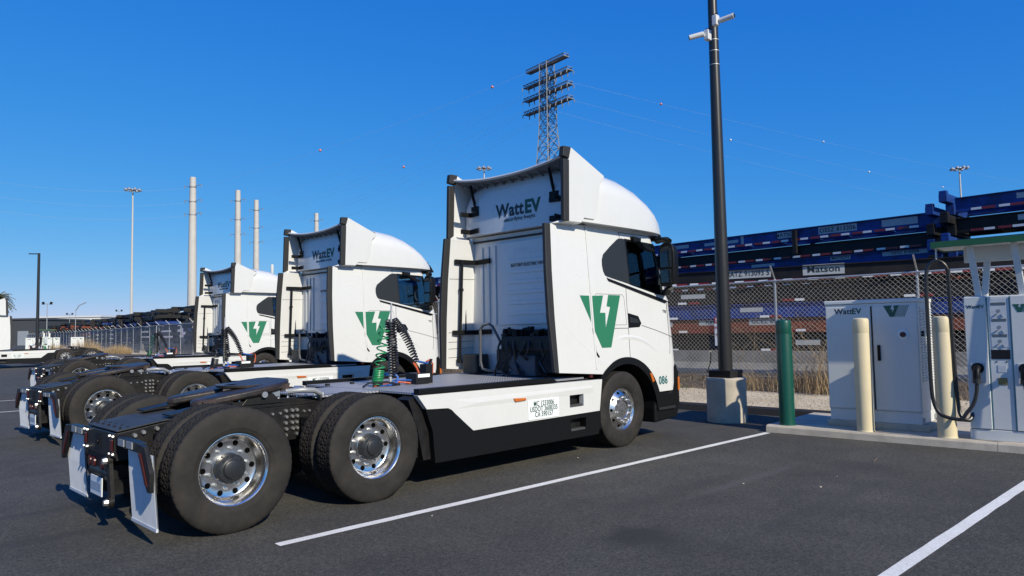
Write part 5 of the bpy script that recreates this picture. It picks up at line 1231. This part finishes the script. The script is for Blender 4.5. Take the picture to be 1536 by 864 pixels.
e0 = at(1640, 292, 330); e1_ = at(1640, 318, 330); e2_ = at(1640, 345, 330)
R1 = wire(tower_tip(5.2, TH-.4), e0, 2.0, label='topmost power line running from the tower over the chassis stacks'); R2 = wire(tower_tip(6.2, TH-3.8), e1_, 3.0, label='second power line running from the tower over the chassis stacks'); R3 = wire(tower_tip(6.2, TH-7.2), e2_, 3.5, label='third power line running from the tower over the chassis stacks')
def ball(P, px, m, label):
    best = min((abs(PW/2+F*((P(u/400)-CP).dot(RV))/((P(u/400)-CP).dot(fw))-px), u/400) for u in range(401))[1]; p = P(best)
    t = empty('marker_ball', p); r0 = .30
    MB().lathez([(r0*sin(pi*k/8), -r0*cos(pi*k/8)) for k in range(9)], n=14).build('sphere', m, t); MB().lathez([(r0*1.03, -.04), (r0*1.03, .04)], n=14).build('clamp_band', GALV, t); tag(t, label, 'marker ball', 'aerial marker balls')
ball(LN[0], 738, ORB, 'orange marker ball close to the tower on the topmost line'); ball(LN[0], 480, ORB, 'orange marker ball on the topmost line above the second tractor'); ball(LN[3], 605, ORB, 'orange marker ball on a middle line between the tower and the pale poles')
ball(R1, 992, ORB, 'orange marker ball on the topmost line beside the light pole'); ball(R2, 1096, PLATE, 'white marker ball on the second line just past the light pole'); ball(R1, 1234, PLATE, 'white marker ball on the topmost line over the chassis stacks'); ball(R2, 1303, PLATE, 'white marker ball on the second line over the chassis stacks'); ball(R2, 1414, PLATE, 'white marker ball on the second line nearest the high-mast light')
# yard lamp post at far left
B_ = base(56, 60); H = ztop(379, 56, 60); t = empty('lamp_post', B_)
MB().lathez([(.13, 0), (.10, H), (0, H)], n=12).build('pole', POLE, t); MB().bar((0, 0, H-.06), tuple(-RV*.85+Vector((0, 0, H-.05))), .10, .08).build('luminaire', POLE, t, smooth=0); MB().lathez([(.28, 0), (.28, .7), (0, .7)], n=16).build('concrete_base', CONC, t)
tag(t, 'slim black lamp post with one short arm in the far corner of the yard', 'lamp post')
def small_lamp(px, py, d, kind, label):
    B_ = base(px, d); H = ztop(py, px, d); t = empty('floodlight_pole', B_); MB().lathez([(.07, 0), (.045, H), (0, H)], n=8).build('pole', GALV, t)
    if kind:
        for s in (-1, 1): MB().bar(RV*s*.5+Vector((0, 0, H-.15)), RV*s*.6+Vector((0, 0, H+.2)), .3, .2).build('lamp_head', BLKM, t, smooth=0)
        MB().bar(-RV*.8+Vector((0, 0, H-.1)), RV*.8+Vector((0, 0, H-.1)), .07, .07).build('crossbar', GALV, t, smooth=0)
    else: MB().tube([(0, 0, H), RV*.5+Vector((0, 0, H+.8)), RV*1.6+Vector((0, 0, H+1.3))], .07, 6).build('lamp_head', GALV, t)
    tag(t, label, 'lamp pole', 'distant lamp poles')
small_lamp(70, 455, 100, True, 'distant pole with two floodlights near the black lamp post'); small_lamp(113, 466, 110, False, 'distant pole with a curved lamp arm above the orange chassis')
small_lamp(178, 466, 150, True, 'distant twin-floodlight pole beside the tall light mast'); small_lamp(104, 471, 150, True, 'distant twin-floodlight pole above the white building')
# antenna above third tractor
B_ = base(408, 120); H = ztop(396, 408, 120); t = empty('antenna_mast', B_); MB().lathez([(.08, 0), (.05, H), (0, H)], n=8).build('mast', GALV, t); MB().lathez([(.22, H-1.6), (.26, H-1.2), (.26, H-.3), (.2, H)], n=10).build('antenna', WPLAST, t); tag(t, 'thin mast with a white antenna above the roof of the third tractor', 'antenna')
# warehouses
def warehouse(px0, px1, py, d, depth, m, label, door=True):
    A_, B2 = base(px0, d), base(px1, d); w = (B2-A_).length; H = ztop(py, (px0+px1)/2, d); t = empty('warehouse', A_, atan2((B2-A_).y, (B2-A_).x))
    MB().box(0, w, 0, depth, 0, H-.5).build('wall', m, t, smooth=0); MB().box(-.3, w+.3, -.3, depth+.3, H-.48, H).build('roof', m, t, smooth=0)
    n = max(2, int(w/7))
    for k in range(n): MB().box(w*(k+.3)/n, w*(k+.3)/n+3, -.06, -.01, 0, 4).build('loading_door', GALV, t, smooth=0)
    tag(t, label, 'warehouse')
warehouse(58, 150, 474, 230, 30, WPLAST, 'low white warehouse far beyond the chassis yard')
warehouse(-60, 53, 478, 200, 25, mat('dark_cladding', (.05, .055, .06), .7), 'low dark warehouse next to the white one')
# palm
B_ = base(-2, 95); H = ztop(446, -2, 95); t = empty('palm_tree', B_); r = random.Random(8)
MB().tube([(0, 0, 0), (.1, 0, H*.5), (0, .05, H)], .22, 10).build('trunk', BARK, t)
b = MB()
for k in range(70):
    a = r.uniform(0, 2*pi); el = r.uniform(-.7, 1.3); L_ = r.uniform(1.5, 2.2); P = []
    for j in range(6):
        u = j/5; P.append(Vector((cos(a)*cos(el)*L_*u, sin(a)*cos(el)*L_*u, H+sin(el)*L_*u-1.1*u*u)))
    sdv = Vector((-sin(a), cos(a), 0))
    for j in range(5):
        for q in (-1, 1):
            for f_ in (.0, .5):
                p = P[j].lerp(P[j+1], f_); tip = p+sdv*q*.38*(1-.5*j/5)+(P[j+1]-P[j])*.5-Vector((0, 0, .15)); b.add([p, p+(P[j+1]-P[j])*.35, tip], [(0, 1, 2)])
b.build('crown', PALM, t, smooth=0, fix=False); tag(t, 'palm tree behind the cab of the tractor facing the opposite way', 'palm tree')

# small litter on the asphalt
for k, (px, py, sz) in enumerate(((1231, 731, .012), (1115, 726, .010), (867, 687, .009), (998, 687, .008), (648, 774, .008), (1256, 715, .006))):
    p = gnd(px, py); t = MB(); r = random.Random(k); t.lathez([(0, 0), (sz, .001), (sz*.9, sz*.7), (0, sz)], n=6); o = t.build('stone_chip', ROCK, None, smooth=0, loc=(p.x, p.y, .001)); tag(o, 'tiny pale stone chip lying on the asphalt', 'stone', 'stone chips on the asphalt')
p = gnd(1316, 691); o = MB().bar((-.12, 0, .006), (.12, .05, .006), .012, .008).build('twig', BARK, None, smooth=0, loc=(p.x, p.y, 0)); tag(o, 'thin dark twig lying on the asphalt in front of the kerb', 'twig')
